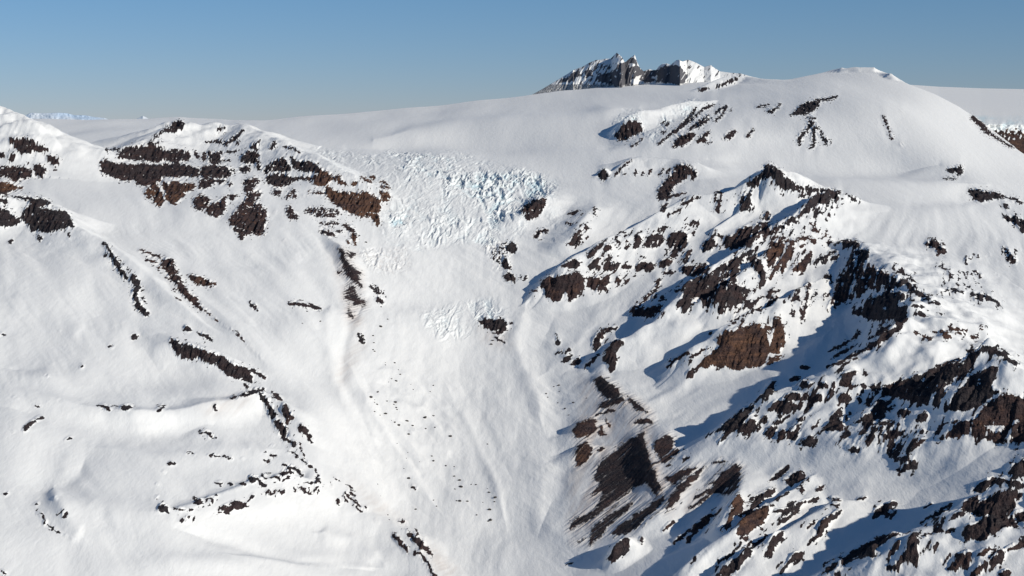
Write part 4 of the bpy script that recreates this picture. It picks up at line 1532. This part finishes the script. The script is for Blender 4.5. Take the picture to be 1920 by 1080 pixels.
def link(nt, a, b):
    nt.links.new(a, b)


def math_(nt, op, a, b=None, clamp=False):
    n = N(nt, 'ShaderNodeMath', operation=op, use_clamp=clamp)
    for i, q in enumerate((a, b)):
        if q is None:
            continue
        if isinstance(q, (int, float)):
            n.inputs[i].default_value = q
        else:
            link(nt, q, n.inputs[i])
    return n.outputs[0]


def mixc(nt, f, a, b):
    n = N(nt, 'ShaderNodeMix', data_type='RGBA')
    for s, q in ((n.inputs[0], f), (n.inputs[6], a), (n.inputs[7], b)):
        if isinstance(q, (int, float)):
            s.default_value = q
        elif isinstance(q, tuple):
            s.default_value = q + (1,)
        else:
            link(nt, q, s)
    return n.outputs[2]


def noise(nt, vec, scale, detail=3, rough=.6):
    n = N(nt, 'ShaderNodeTexNoise')
    n.inputs['Scale'].default_value = scale
    n.inputs['Detail'].default_value = detail
    n.inputs['Roughness'].default_value = rough
    link(nt, vec, n.inputs['Vector'])
    return n.outputs[0]


def mountain_material(name, lift=0.0):
    mt = bpy.data.materials.new(name)
    mt.use_nodes = True
    nt = mt.node_tree
    bs = nt.nodes['Principled BSDF']
    pos = N(nt, 'ShaderNodeNewGeometry').outputs['Position']

    def attr(a):
        return N(nt, 'ShaderNodeAttribute', attribute_name=a).outputs['Fac']
    ra, ta, sa_, ia, da = attr('rock'), attr('tint'), attr('soft'), attr('ice'), attr('dirt')
    n1 = noise(nt, pos, .13, 3)
    n2 = noise(nt, pos, .02, 4)
    n3 = noise(nt, pos, .35, 2)
    e = math_(nt, 'ADD', ra, math_(nt, 'MULTIPLY', math_(nt, 'SUBTRACT', n1, .5), .32))
    wdt = math_(nt, 'ADD', math_(nt, 'MULTIPLY', sa_, .55), .07)
    fac = math_(nt, 'ADD', math_(nt, 'DIVIDE', e, wdt), .5, clamp=True)
    # rock colours
    dark = mixc(nt, n1, (.014, .012, .015), (.075, .064, .064))
    brown = mixc(nt, n1, (.024, .015, .016), (.125, .073, .062))
    orange = mixc(nt, n1, (.08, .036, .022), (.32, .165, .09))
    t0 = math_(nt, 'ADD', ta, math_(nt, 'MULTIPLY', math_(nt, 'SUBTRACT', n2, .5), 1.5))
    c = mixc(nt, math_(nt, 'MULTIPLY', t0, 2.0, clamp=True), dark, brown)
    c = mixc(nt, math_(nt, 'SUBTRACT', math_(nt, 'MULTIPLY', t0, 2.0), 1.0, clamp=True), c, orange)
    mz = N(nt, 'ShaderNodeMapping')
    mz.inputs['Scale'].default_value = (.012, .012, .11)
    link(nt, pos, mz.inputs[0])
    n5 = noise(nt, mz.outputs[0], 1.0, 3, .7)
    k5 = math_(nt, 'MULTIPLY', math_(nt, 'SUBTRACT', n5, .38, clamp=True), 3.2, clamp=True)
    c = mixc(nt, k5, mixc(nt, .62, c, (.010, .009, .013)), c)
    c = mixc(nt, math_(nt, 'MULTIPLY', math_(nt, 'SUBTRACT', n3, .55, clamp=True), 3.0, clamp=True), c, mixc(nt, .35, c, (.30, .25, .22)))
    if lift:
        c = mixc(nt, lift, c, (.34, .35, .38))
    snow = mixc(nt, n2, (.88, .868, .83), (.93, .922, .885))
    snow = mixc(nt, math_(nt, 'MULTIPLY', da, .75), snow, (.46, .36, .30))
    snow = mixc(nt, math_(nt, 'MULTIPLY', ia, .62, clamp=True), snow, (.42, .68, .76))
    col = mixc(nt, fac, snow, c)
    link(nt, col, bs.inputs['Base Color'])
    rgh = math_(nt, 'ADD', math_(nt, 'MULTIPLY', fac, .25), .62)
    link(nt, rgh, bs.inputs['Roughness'])
    bs.inputs['Specular IOR Level'].default_value = .18
    # bump: coarse on rock, faint wind ripples on snow
    mp = N(nt, 'ShaderNodeMapping')
    mp.inputs['Rotation'].default_value = (0, 0, .5)
    mp.inputs['Scale'].default_value = (.05, .012, .05)
    link(nt, pos, mp.inputs[0])
    n4 = noise(nt, mp.outputs[0], 1.0, 4, .65)
    hsnow = math_(nt, 'ADD', math_(nt, 'MULTIPLY', n4, 2.0), math_(nt, 'MULTIPLY', n1, .55))
    hrock = math_(nt, 'ADD', math_(nt, 'MULTIPLY', n1, 9.0), math_(nt, 'MULTIPLY', n3, 2.5))
    h = math_(nt, 'ADD', math_(nt, 'MULTIPLY', hrock, fac), math_(nt, 'MULTIPLY', hsnow, math_(nt, 'SUBTRACT', 1.0, fac)))
    bp = N(nt, 'ShaderNodeBump')
    bp.inputs['Strength'].default_value = 1.0
    bp.inputs['Distance'].default_value = 1.0
    link(nt, h, bp.inputs['Height'])
    link(nt, bp.outputs[0], bs.inputs['Normal'])
    return mt


MAT = mountain_material('snow_and_rock')
col = bpy.context.scene.collection
NV = nx * ny
flat = {'rock': r, 'tint': ti, 'soft': sf, 'ice': icy, 'dirt': dirtv}
flat = {k: np.ascontiguousarray(v, np.float32).ravel() for k, v in flat.items()}
Pf = Pz.reshape(-1, 3).astype(np.float32)
Nf = Nn.reshape(-1, 3).astype(np.float32)
ia_ = (np.arange(ny - 1)[:, None] * nx + np.arange(nx - 1)[None]).ravel()
faces = np.stack([ia_, ia_ + 1, ia_ + 1 + nx, ia_ + nx], 1)


def set_attr(me, name, arr):
    a = me.attributes.new(name, 'FLOAT', 'POINT')
    a.data.foreach_set('value', np.ascontiguousarray(arr, np.float32))


def build(name, co, nrm, fc, attrs, mat):
    me = bpy.data.meshes.new(name)
    me.vertices.add(len(co))
    me.vertices.foreach_set('co', np.ascontiguousarray(co, np.float32).ravel())
    me.loops.add(fc.size)
    me.loops.foreach_set('vertex_index', np.ascontiguousarray(fc, np.int32).ravel())
    me.polygons.add(len(fc))
    me.polygons.foreach_set('loop_start', np.arange(0, fc.size, fc.shape[1], dtype=np.int32))
    me.polygons.foreach_set('use_smooth', np.ones(len(fc), bool))
    me.update(calc_edges=True)
    for k, v in attrs.items():
        set_attr(me, k, v)
    if nrm is not None:
        me.normals_split_custom_set_from_vertices(nrm)
    me.materials.append(mat)
    o = bpy.data.objects.new(name, me)
    col.objects.link(o)
    return o


def tag(o, label=None, cat=None, group=None, kind=None):
    if label: o['label'] = label
    if cat: o['category'] = cat
    if group: o['group'] = group
    if kind: o['kind'] = kind
    return o


def piece(name, sel, org=(0, 0, 0)):
    fc = faces[sel]
    uq, inv = np.unique(fc, return_inverse=True)
    return build(name, Pf[uq] - np.asarray(org, np.float32), Nf[uq], inv.reshape(-1, 4), {k: v[uq] for k, v in flat.items()}, MAT)


NXF = nx - 1


def comps(sel):
    # connected groups of faces on the grid, biggest first; crumbs go with the biggest
    left = set(int(q) for q in sel)
    out = []
    while left:
        s = left.pop()
        st = [s]; c = [s]
        while st:
            q = st.pop()
            for d in (1, -1, NXF, -NXF, NXF + 1, NXF - 1, -NXF + 1, -NXF - 1):
                w_ = q + d
                if w_ in left:
                    left.remove(w_)
                    st.append(w_); c.append(w_)
        out.append(c)
    out.sort(key=len, reverse=True)
    lim = max(14, .03 * len(out[0]))
    big = [c for c in out if len(c) >= lim][:60] or out[:1]
    crumbs = [q for c in out[len(big):] for q in c]
    # each crumb joins the piece whose middle is nearest
    cen = np.array([[np.mean([q // NXF for q in c]), np.mean([q % NXF for q in c])] for c in big])
    for q in crumbs:
        k = int(np.argmin(np.hypot(cen[:, 0] - q // NXF, cen[:, 1] - q % NXF)))
        big[k].append(q)
    return [np.array(sorted(c)) for c in big]


rf = flat['rock']
fr_ = (rf[faces[:, 0]] + rf[faces[:, 1]] + rf[faces[:, 2]] + rf[faces[:, 3]]) / 4
fid = ids.ravel()[faces[:, 0]]
fii = iid.ravel()[faces[:, 0]]
fgl = gid.ravel()[faces[:, 0]]
# loose: soft scree reaches further than its core
thr = -.04 - .12 * flat['soft'][faces[:, 0]]
own = np.where((fr_ > thr) & (fid > 0), fid, 0)
order = np.argsort(own, kind='stable')
so = own[order]
bnd = np.searchsorted(so, np.arange(len(shp) + 2))
byobj = {}
for k in range(1, len(shp) + 1):
    sel = order[bnd[k]:bnd[k + 1]]
    if len(sel) < 3:
        own[sel] = 0
        continue
    for c_ in comps(sel):
        byobj.setdefault(shp[k - 1][0], []).append((shp[k - 1][1], c_))
for oi_, lst in byobj.items():
    nm, lab, cat, grp = objs[oi_ - 1]
    if len(lst) == 1 or grp:
        for _, sel in lst:
            tag(piece(nm, sel), lab, cat, grp)
        continue
    if len(lst) > 95:                 # keep the largest pieces, fold the tiniest into them
        lst.sort(key=lambda q: -len(q[1]))
        lst[0] = (lst[0][0], np.concatenate([lst[0][1]] + [q[1] for q in lst[95:]]))
        lst = lst[:95]
    big = max(lst, key=lambda q: len(q[1]))[1]
    base = Pf[faces[big, 0]].mean(0)
    e = bpy.data.objects.new(nm, None)
    e.empty_display_size = 50
    e.location = [float(q) for q in base]
    col.objects.link(e)
    tag(e, lab, cat, grp)
    for pnm, sel in lst:
        c_ = piece(pnm, sel, base)
        c_.parent = e
rest = own == 0
for i, (nm, lab, cat, _) in enumerate(ICE_OBJ):
    sel = np.nonzero(rest & (fii == i + 1))[0]
    if len(sel):
        cs = comps(sel)
        if len(cs) == 1:
            tag(piece(nm, cs[0]), lab, cat)
        else:
            e = bpy.data.objects.new(nm, None)
            base = Pf[faces[cs[0], 0]].mean(0)
            e.location = [float(q) for q in base]
            col.objects.link(e)
            tag(e, lab, cat)
            for c_ in cs:
                piece('serac_field', c_, base).parent = e
rest &= fii == 0
tag(piece('glacier', np.nonzero(rest & fgl)[0]), kind='structure')
rest &= ~fgl
fy = Pf[faces[:, 0], 1]
fx = Pf[faces[:, 0], 0]
fu = u2.ravel()[faces[:, 0]]
fv = v2.ravel()[faces[:, 0]]
plateau = (Sg.shape[0] > 0) & (fv < 300) & (fy > 8200)
tag(piece('ice_cap', np.nonzero(rest & plateau)[0]), kind='structure')
tag(piece('snow_slope', np.nonzero(rest & ~plateau & (fu < 840))[0]), kind='structure')
tag(piece('mountain_terrain', np.nonzero(rest & ~plateau & (fu >= 840))[0]), kind='structure')
print('pieces', time.time() - T0)

# ----------------------------------------------------------------- helper: grid mesh from arrays
def grid_faces(h, w):
    i = (np.arange(h - 1)[:, None] * w + np.arange(w - 1)[None]).ravel()
    return np.stack([i, i + 1, i + 1 + w, i + w], 1)


def gnorm(P):
    a = np.empty_like(P); b = np.empty_like(P)
    a[:, 1:-1] = P[:, 2:] - P[:, :-2]; a[:, 0] = P[:, 1] - P[:, 0]; a[:, -1] = P[:, -1] - P[:, -2]
    b[1:-1] = P[2:] - P[:-2]; b[0] = P[1] - P[0]; b[-1] = P[-1] - P[-2]
    n = np.cross(a, b)
    return n / (np.linalg.norm(n, axis=-1, keepdims=True) + 1e-12)


def zeros_like_attrs(shape, **kw):
    d = {k: np.zeros(shape, np.float32) for k in ('rock', 'tint', 'soft', 'ice', 'dirt')}
    d['rock'] -= 1
    d.update(kw)
    return {k: np.asarray(v, np.float32).ravel() for k, v in d.items()}


# ----------------------------------------------------------------- the jagged peak on the ice cap
def T(pts, ox=980, oy=80, s=4.0):
    return [(ox + a / s, oy + b / s) for a, b in pts]


CREST = T([(60, 395), (140, 352), (230, 298), (340, 232), (380, 205), (420, 190), (450, 180), (500, 150), (550, 130), (590, 128), (620, 120), (660, 120), (685, 95), (705, 74), (725, 92), (745, 108), (765, 148),
           (778, 140), (790, 128), (815, 108), (840, 90), (848, 110), (856, 140), (880, 190), (908, 214), (930, 205), (950, 198), (970, 204), (1000, 206), (1020, 180), (1045, 160), (1080, 156), (1110, 166), (1130, 150), (1150, 133), (1170, 128),
           (1200, 140), (1240, 128), (1270, 138), (1300, 150), (1360, 182), (1385, 175), (1410, 168), (1440, 190), (1480, 215), (1560, 226), (1640, 232), (1700, 250), (1780, 268)])
BASEL = T([(60, 400), (140, 360), (300, 355), (380, 350), (450, 300), (520, 300), (650, 325), (740, 342), (850, 322), (1000, 310), (1100, 318), (1180, 332), (1230, 305), (1300, 280), (1450, 290), (1700, 275), (1780, 275)])
RK = [T(p) for p in [
    [(525, 305), (535, 260), (620, 232), (700, 215), (712, 185), (745, 150), (775, 140), (800, 120), (830, 105), (852, 130), (866, 180), (895, 208), (925, 212), (950, 203), (1005, 210), (1030, 178), (1050, 168), (1080, 170), (1110, 172),
     (1150, 165), (1195, 185), (1222, 225), (1228, 300), (1180, 332), (1100, 318), (1000, 310), (900, 318), (850, 325), (740, 342), (650, 325)],
    [(320, 300), (345, 245), (400, 205), (440, 190), (440, 235), (400, 275)], [(465, 260), (480, 215), (530, 190), (520, 235), (490, 260)]]]
SN = [T(p) for p in [[(820, 290), (850, 260), (890, 230), (895, 300), (850, 320)], [(985, 260), (1010, 240), (1020, 275), (995, 280)], [(810, 150), (840, 160), (830, 200)], [(690, 250), (705, 240), (700, 290)]]]
pu = np.arange(CREST[0][0], CREST[-1][0], .55)
cv_ = np.interp(pu, [p[0] for p in CREST], [p[1] for p in CREST])
bv_ = np.interp(pu, [p[0] for p in BASEL], [p[1] for p in BASEL])
nf = 70
rows = []
YFc = rangeY(pu, np.maximum(bv_ + 1, vsky(pu) + 1)) + 10
YFc = blur(YFc[None].astype(np.float32), 0)[0]
YCc = YFc + 520
srib = fbm(pu / 9.0, pu * 0, 3, 200)
for i in range(nf + 26):
    if i <= nf:
        t = i / nf
        v = bv_ + 16 + (cv_ - bv_ - 16) * t
        hgt = np.clip((bv_ + 5 - cv_) / 60, .1, 1.2)
        sh = pu + (1 - t) * 26 + 5 * pn(pu / 16, t * 2.5 + pu * 0, 208)
        rb = ridged(sh / 13.0, t * .8 + sh * 0, 3, 210) + .5 * pn(sh / 34, sh * 0, 215)
        Yy = YCc - (YCc - YFc) * (.25 + .75 * hgt) * (1 - t) ** .85 - rb * 85 * (.25 + .75 * sst(1320, 1290, pu)) * np.sin(np.pi * np.clip(t, .02, .98)) ** .6 * hgt - 5 * fbm(pu / 6, t * 8 + pu * 0, 2, 220)
        x, y, z = at(pu, v, Yy)
    else:
        k = (i - nf) / 25
        x, y0, z0 = at(pu, cv_, YCc)
        y = y0 + k * 650 + ridged(pu / 12, k * 2 + pu * 0, 2, 230) * 60 * k
        z = z0 - k * 420 - 2
        x = x * y / y0
    rows.append(np.stack([x, y, z + CAMZ], -1))
P = np.array(rows)
qu, qv = proj(P[..., 0], P[..., 1], P[..., 2] - CAMZ)
pr = np.zeros((RH, RW), np.float32)
for val, L in ((1, RK), (0, SN)):
    for pl in L:
        def cb(sy, sx, m):
            pr[sy, sx][m] = val
        fill_poly(pl, cb)
pr = blur(pr, 1)
nz = fbm((qu + qv * .6) / 5.0, qv / 12.0, 4, 240)
rk = samp(pr, qu + 11 * fbm(qu / 14, qv / 14, 3, 243), qv) - .58 - .85 * nz
rk -= .75 * sst(-9, 1, qv - bv_[None])
rk = np.maximum(rk, (.22 * (1 - sst(1175, 1190, qu)) - .36 - nz * .9) * (qv < 158))
rk[nf + 1:] = .2 - nz[nf + 1:]
ttn = np.full(rk.shape, .15)
pbase = np.array([P[0, :, 0].mean(), YCc.mean(), P[0, :, 2].mean()])
pk = bpy.data.objects.new('jagged_peak', None)
pk.location = [float(q) for q in pbase]
col.objects.link(pk)
gf = grid_faces(*P.shape[:2])
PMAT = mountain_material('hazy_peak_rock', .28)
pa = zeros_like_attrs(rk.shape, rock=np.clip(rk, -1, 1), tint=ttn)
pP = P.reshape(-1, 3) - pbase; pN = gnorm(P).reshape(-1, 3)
isr = pa['rock'][gf].mean(1) > 0
for nm_, s_ in (('rock_wall', isr), ('snow_face', ~isr)):
    uq, inv = np.unique(gf[s_], return_inverse=True)
    build(nm_, pP[uq], pN[uq], inv.reshape(-1, 4), {k: v[uq] for k, v in pa.items()}, PMAT).parent = pk
tag(pk, 'distant jagged double summit of dark rock and snow rising from the ice cap', 'mountain peak')

# ----------------------------------------------------------------- ice plateau behind the dome, with its ice cliff
pu = np.concatenate([np.arange(1560, 1960, 1.2), np.arange(1960, 2600, 12)])
skyv = np.interp(pu, [1560, 1640, 1700, 1760, 1840, 1920, 2600], [165, 160, 158.5, 162.5, 165.5, 167.2, 172])
rows = []; ice_a = []; rock_a = []
nr = 190
for i in range(nr):
    t = i / (nr - 1)
    v = 345 + (skyv - 345) * t
    Yy = 10600 + 900 * sst(0, .3, t) + 200 * sst(.3, .62, t) + 7500 * np.clip((t - .62) / .38, 0, 1) ** 1.6
    Yy = Yy * np.ones_like(pu)
    cl = np.exp(-((v - 240) / 22) ** 2)
    Yy += cl * 35 * fbm(pu / 16, v / 12, 3, 250)
    x, y, z = at(pu, v, Yy)
    rows.append(np.stack([x, y, z + CAMZ], -1))
    ice_a.append(sst(214, 222, v) * (1 - sst(246, 258, v)) * (.15 + .85 * sst(-.1, .5, fbm(pu / 30, v / 15, 3, 260)) * .6))
    nn = fbm(pu / 5, v / 7, 3, 264)
    rock_a.append(np.where(v > 240, np.maximum(sst(240, 252, v) * .45 - nn * .9 - .25, np.where((v > 264), .5 - nn * .5, -1)), -1.0))
P = np.array(rows)
# far side rolls away
ext = []
for k in range(1, 12):
    d = (k / 11) ** 1.5 * 16000
    e = P[nr - 1].copy()
    y1 = e[:, 1] + d
    z1 = (e[:, 2] - CAMZ) * y1 / e[:, 1] - d * .01 - d * d / 4e5
    ext.append(np.stack([e[:, 0] * y1 / e[:, 1], y1, z1 + CAMZ], -1))
P = np.concatenate([P, np.array(ext)])
pad = np.zeros((11, len(pu)))
fcs = grid_faces(*P.shape[:2])
at_ = zeros_like_attrs(P.shape[:2], rock=np.clip(np.vstack([rock_a, pad - 1]), -1, 1), ice=np.vstack([ice_a, pad]), tint=np.full(P.shape[:2], .6))
Pn = gnorm(P).reshape(-1, 3); Pp = P.reshape(-1, 3)
vv_ = proj(Pp[:, 0], Pp[:, 1], Pp[:, 2] - CAMZ)[1][fcs[:, 0]]
uu_ = proj(Pp[:, 0], Pp[:, 1], Pp[:, 2] - CAMZ)[0][fcs[:, 0]]


def sub(name, m):
    fc = fcs[m]
    uq, inv = np.unique(fc, return_inverse=True)
    return build(name, Pp[uq], Pn[uq], inv.reshape(-1, 4), {k: v[uq] for k, v in at_.items()}, MAT)


band = (vv_ > 214) & (uu_ > 1800)
tag(sub('snow_plateau', ~band), kind='structure')
tag(sub('ice_cliff', band & (vv_ <= 262)), 'far blue ice cliff behind the right edge of the great snow dome', 'ice cliff')
tag(sub('rock_cliff', band & (vv_ > 262)), 'red brown rock cliff under the far blue ice cliff at the right edge', 'cliff')

# ----------------------------------------------------------------- far mountains on the horizon, upper left
def far_range(name, label, crest, Yd, cat, seed):
    cu_ = [p[0] for p in crest]
    pu = np.arange(cu_[0], cu_[-1], .5)
    cvv = np.interp(pu, cu_, [p[1] for p in crest]) + .15 * fbm(pu / 3, pu * 0, 2, seed)
    f0 = at(pu, np.full_like(pu, 236.0), np.full_like(pu, float(Yd)))
    edge = np.clip(np.minimum(pu - pu[0], pu[-1] - pu) / 8, 0, 1)
    rows = [np.stack([f0[0] * (1 - 1800 * k_ / Yd), f0[1] - 1800 * k_ + 0 * pu, CAMZ + f0[2] * (1 - k_) - 1770 * k_], -1) for k_ in (1, .75, .5, .25)]
    n = 34
    for i in range(n):
        t = i / (n - 1)
        v = 236 + (cvv - 236) * t
        Yy = Yd + 900 * t - 160 * fbm((pu + 8 * t) / 18.0, t * 2 + pu * 0, 3, seed + 5)
        x, y, z = at(pu, v, Yy)
        rows.append(np.stack([x, y, z + CAMZ], -1))
    for k_ in (.3, .6, 1):
        e = rows[37].copy(); e[:, 0] *= 1 + .1 * k_; e[:, 1] *= 1 + .1 * k_; e[:, 2] += (CAMZ - 1770 - e[:, 2]) * k_
        rows.append(e)
    P = np.array(rows)
    o = build(name, P.reshape(-1, 3), gnorm(P).reshape(-1, 3), grid_faces(*P.shape[:2]), zeros_like_attrs(P.shape[:2]), FAR)
    return tag(o, label, cat)


FAR = bpy.data.materials.new('hazy_far_snow')
FAR.use_nodes = True
nt = FAR.node_tree
bs = nt.nodes['Principled BSDF']
pos = N(nt, 'ShaderNodeNewGeometry').outputs['Position']
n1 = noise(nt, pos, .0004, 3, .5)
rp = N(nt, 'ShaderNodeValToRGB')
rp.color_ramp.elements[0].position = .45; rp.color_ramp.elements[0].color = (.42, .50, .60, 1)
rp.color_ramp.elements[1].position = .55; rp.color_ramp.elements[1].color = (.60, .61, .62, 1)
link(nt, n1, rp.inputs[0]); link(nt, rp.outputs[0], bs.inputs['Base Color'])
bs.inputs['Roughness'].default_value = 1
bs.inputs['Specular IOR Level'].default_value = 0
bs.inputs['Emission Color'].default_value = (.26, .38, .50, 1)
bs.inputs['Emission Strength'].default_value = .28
far_range('mountain_range', 'pale hazy snow mountains on the horizon at the upper left', [(40, 226), (47, 217), (58, 211), (72, 212), (90, 212), (110, 211), (125, 212), (140, 216), (160, 216), (175, 219), (195, 221), (210, 226)], 62000, 'mountain range', 300)
far_range('distant_hill', 'tiny faint hill on the horizon right of the pale snow mountains', [(250, 226), (262, 220), (268, 217), (274, 220), (284, 225)], 70000, 'hill', 320)

# ----------------------------------------------------------------- boulders on the glacier
BT = [(440, 640, [(1130, 160, 4), (1130, 177, 5), (1200, 160, 8), (1230, 215, 7), (1240, 250, 9), (1175, 280, 6), (1210, 295, 12), (1155, 305, 4), (1340, 360, 7), (1320, 322, 4), (1075, 380, 8), (1017, 421, 11), (1050, 440, 5), (1048, 460, 5), (1068, 473, 6), (1140, 450, 8), (1205, 460, 9), (1195, 473, 9), (1212, 500, 8), (1216, 514, 8), (1130, 545, 9), (1048, 530, 6), (1090, 553, 4), (1200, 610, 10), (1232, 630, 8), (1175, 595, 4), (1335, 633, 10), (1303, 697, 11), (1425, 574, 10), (1490, 560, 10), (1500, 648, 8), (1430, 655, 7), (1292, 597, 8), (1615, 711, 11), (1480, 860, 9), (1490, 897, 9), (1585, 935, 8), (1305, 1030, 12), (1685, 1045, 12), (1268, 957, 6), (1220, 766, 5), (1300, 833, 4), (1290, 877, 5), (1388, 904, 4), (1465, 380, 5), (1490, 330, 6), (1648, 940, 5), (1645, 1015, 9)]),
      (440, 810, [(1145, 624, 8), (1157, 658, 6), (1070, 392, 5), (1097, 480, 4), (1665, 517, 11), (1690, 520, 10), (1745, 520, 8), (1815, 622, 8), (1490, 512, 5), (1515, 560, 5), (1355, 580, 8), (1695, 410, 9), (1775, 396, 6), (1650, 428, 6), (1915, 455, 6), (1910, 585, 8)]),
      (860, 810, [(230, 455, 8), (275, 495, 9), (270, 522, 7), (232, 583, 9), (132, 622, 7), (240, 662, 11), (222, 672, 8), (180, 530, 4), (65, 519, 7), (8, 365, 8), (130, 395, 8), (20, 412, 9), (213, 90, 6), (215, 425, 5)]),
      (860, 680, [(655, 234, 6), (670, 262, 6), (756, 218, 6), (795, 345, 8), (714, 180, 7), (750, 170, 8), (745, 303, 7), (860, 300, 9), (960, 267, 5), (825, 395, 4)]),
      (460, 440, [(1015, 690, 12), (960, 760, 10), (965, 810, 7), (955, 862, 8), (968, 875, 6), (560, 650, 6), (430, 666, 4), (905, 58, 7), (875, 760, 12), (885, 790, 12), (880, 820, 10), (868, 745, 8), (1070, 637, 5), (1795, 880, 0), (1845, 826, 9), (1858, 793, 6)])]
btree_u = u2.astype(np.float32); btree_v = v2.astype(np.float32)


def ground_at(u, v):
    ci = int(np.clip(np.searchsorted(us, u), 1, nx - 2))
    best = None
    c = v2[:, ci - 1:ci + 2]
    d = (u2[:, ci - 1:ci + 2] - u) ** 2 + (c - v) ** 2
    d = np.where(occ[:, ci - 1:ci + 2], 1e9, d)
    k = np.unravel_index(np.argmin(d), d.shape)
    return Pz[k[0], ci - 1 + k[1]]


BM = bpy.data.materials.new('boulder_rock')
BM.use_nodes = True
nt = BM.node_tree
pos = N(nt, 'ShaderNodeNewGeometry').outputs['Position']
cc = mixc(nt, noise(nt, pos, .15, 3), (.02, .02, .022), (.09, .075, .065))
link(nt, cc, nt.nodes['Principled BSDF'].inputs['Base Color'])
nt.nodes['Principled BSDF'].inputs['Roughness'].default_value = .9
import bmesh
bms = []
for s in range(6):
    bm = bmesh.new()
    bmesh.ops.create_icosphere(bm, subdivisions=3, radius=1)
    co = np.array([v.co[:] for v in bm.verts])
    k = 1 + .45 * fbm(co[:, 0] * 1.4 + s * 7, co[:, 1] * 1.4 + co[:, 2], 3, 400 + s)
    for v, kk in zip(bm.verts, k):
        v.co = v.co * float(kk)
        v.co.z *= .75
    me = bpy.data.meshes.new('boulder')
    bm.to_mesh(me); bm.free()
    me.materials.append(BM)
    bms.append(me)
nbld = 0
for ox, oy, L in BT:
    for a, b, rr_ in L:
        if rr_ < 3:
            continue
        u, v = ox + a / 4, oy + b / 4
        if u < 0 or v > 1085:
            continue
        p = ground_at(u, v)
        R = rr_ / 4 * p[1] / F * .9 * rng.uniform(.6, 1.25)
        o = bpy.data.objects.new('boulder', bms[rng.randint(6)])
        o.location = (float(p[0]), float(p[1]), float(p[2]) + R * .25)
        o.scale = (R * rng.uniform(1.0, 1.6), R * rng.uniform(1, 1.8), R * rng.uniform(.8, 1.15))
        o.rotation_euler = (rng.uniform(-.3, .3), rng.uniform(-.3, .3), rng.uniform(0, 6.28))
        tag(o, 'dark boulder half buried in the snow on or beside the lower glacier', 'boulder', 'boulders strewn along the lower glacier')
        col.objects.link(o)
        nbld += 1
print('boulders', nbld, time.time() - T0)

# ----------------------------------------------------------------- ground out to the horizon
bm = bmesh.new()
bmesh.ops.create_circle(bm, cap_ends=True, radius=120000, segments=96)
me = bpy.data.meshes.new('lowland')
bm.to_mesh(me); bm.free()
LM = bpy.data.materials.new('lowland_snow')
LM.use_nodes = True
nt = LM.node_tree
pos = N(nt, 'ShaderNodeNewGeometry').outputs['Position']
link(nt, mixc(nt, noise(nt, pos, .0006, 6), (.30, .33, .36), (.75, .77, .8)), nt.nodes['Principled BSDF'].inputs['Base Color'])
nt.nodes['Principled BSDF'].inputs['Roughness'].default_value = .9
me.materials.append(LM)
o = bpy.data.objects.new('lowland', me)
o.location = (0, 20000, CAMZ - 1750)
col.objects.link(o)
tag(o, kind='structure')

# ----------------------------------------------------------------- light, sky, camera
sc = bpy.context.scene
SUN_EL = math.radians(26.5)
sx, sy = .86, -.51                       # towards the sun (x right, y away from the camera)
sn = math.hypot(sx, sy)
sd = (sx / sn * math.cos(SUN_EL), sy / sn * math.cos(SUN_EL), math.sin(SUN_EL))
from mathutils import Vector
L = bpy.data.lights.new('sun', 'SUN')
L.energy = 3.75
L.angle = math.radians(.5)
L.color = (1.0, .953, .868)
lo = bpy.data.objects.new('sun', L)
lo.rotation_euler = Vector(sd).to_track_quat('Z', 'Y').to_euler()
col.objects.link(lo)
w = bpy.data.worlds.new('World')
sc.world = w
w.use_nodes = True
nt = w.node_tree
bg = nt.nodes['Background']
sk = nt.nodes.new('ShaderNodeTexSky')
sk.sky_type = 'NISHITA'
sk.sun_disc = False
sk.sun_elevation = SUN_EL
sk.sun_rotation = math.atan2(sx, sy)
sk.altitude = 2400
sk.air_density = 1.0
sk.dust_density = 0.0
sk.ozone_density = 3.0
tc = nt.nodes.new('ShaderNodeTexCoord')
sp = nt.nodes.new('ShaderNodeSeparateXYZ')
nt.links.new(tc.outputs['Generated'], sp.inputs[0])
hz = math_(nt, 'MULTIPLY', sp.outputs[2], 8.0, clamp=True)
tintc = mixc(nt, hz, (.75, .82, 1.12), (.70, 1.01, 1.19))
mx = mixc(nt, 1.0, sk.outputs[0], tintc)
for q_ in nt.nodes:
    if q_.type == 'MIX' and q_.outputs[2].links == () or q_.type == 'MIX':
        if q_.inputs[6].is_linked and q_.inputs[7].is_linked:
            q_.blend_type = 'MULTIPLY'
nt.links.new(mx, bg.inputs[0])
bg.inputs[1].default_value = .061
cam = bpy.data.cameras.new('camera')
cam.sensor_width = 36
cam.lens = 36 * F / 1920
cam.clip_start = 10
cam.clip_end = 300000
co_ = bpy.data.objects.new('camera', cam)
co_.location = (0, 0, CAMZ)
co_.rotation_euler = (math.pi / 2 - PITCH, 0, 0)
col.objects.link(co_)
sc.camera = co_
sc.view_settings.view_transform = 'Standard'
sc.view_settings.look = 'None'
sc.view_settings.exposure = 0
sc.view_settings.gamma = 1
sc.render.engine = 'CYCLES'
sc.cycles.max_bounces = 6
sc.cycles.diffuse_bounces = 3
print('done', time.time() - T0)
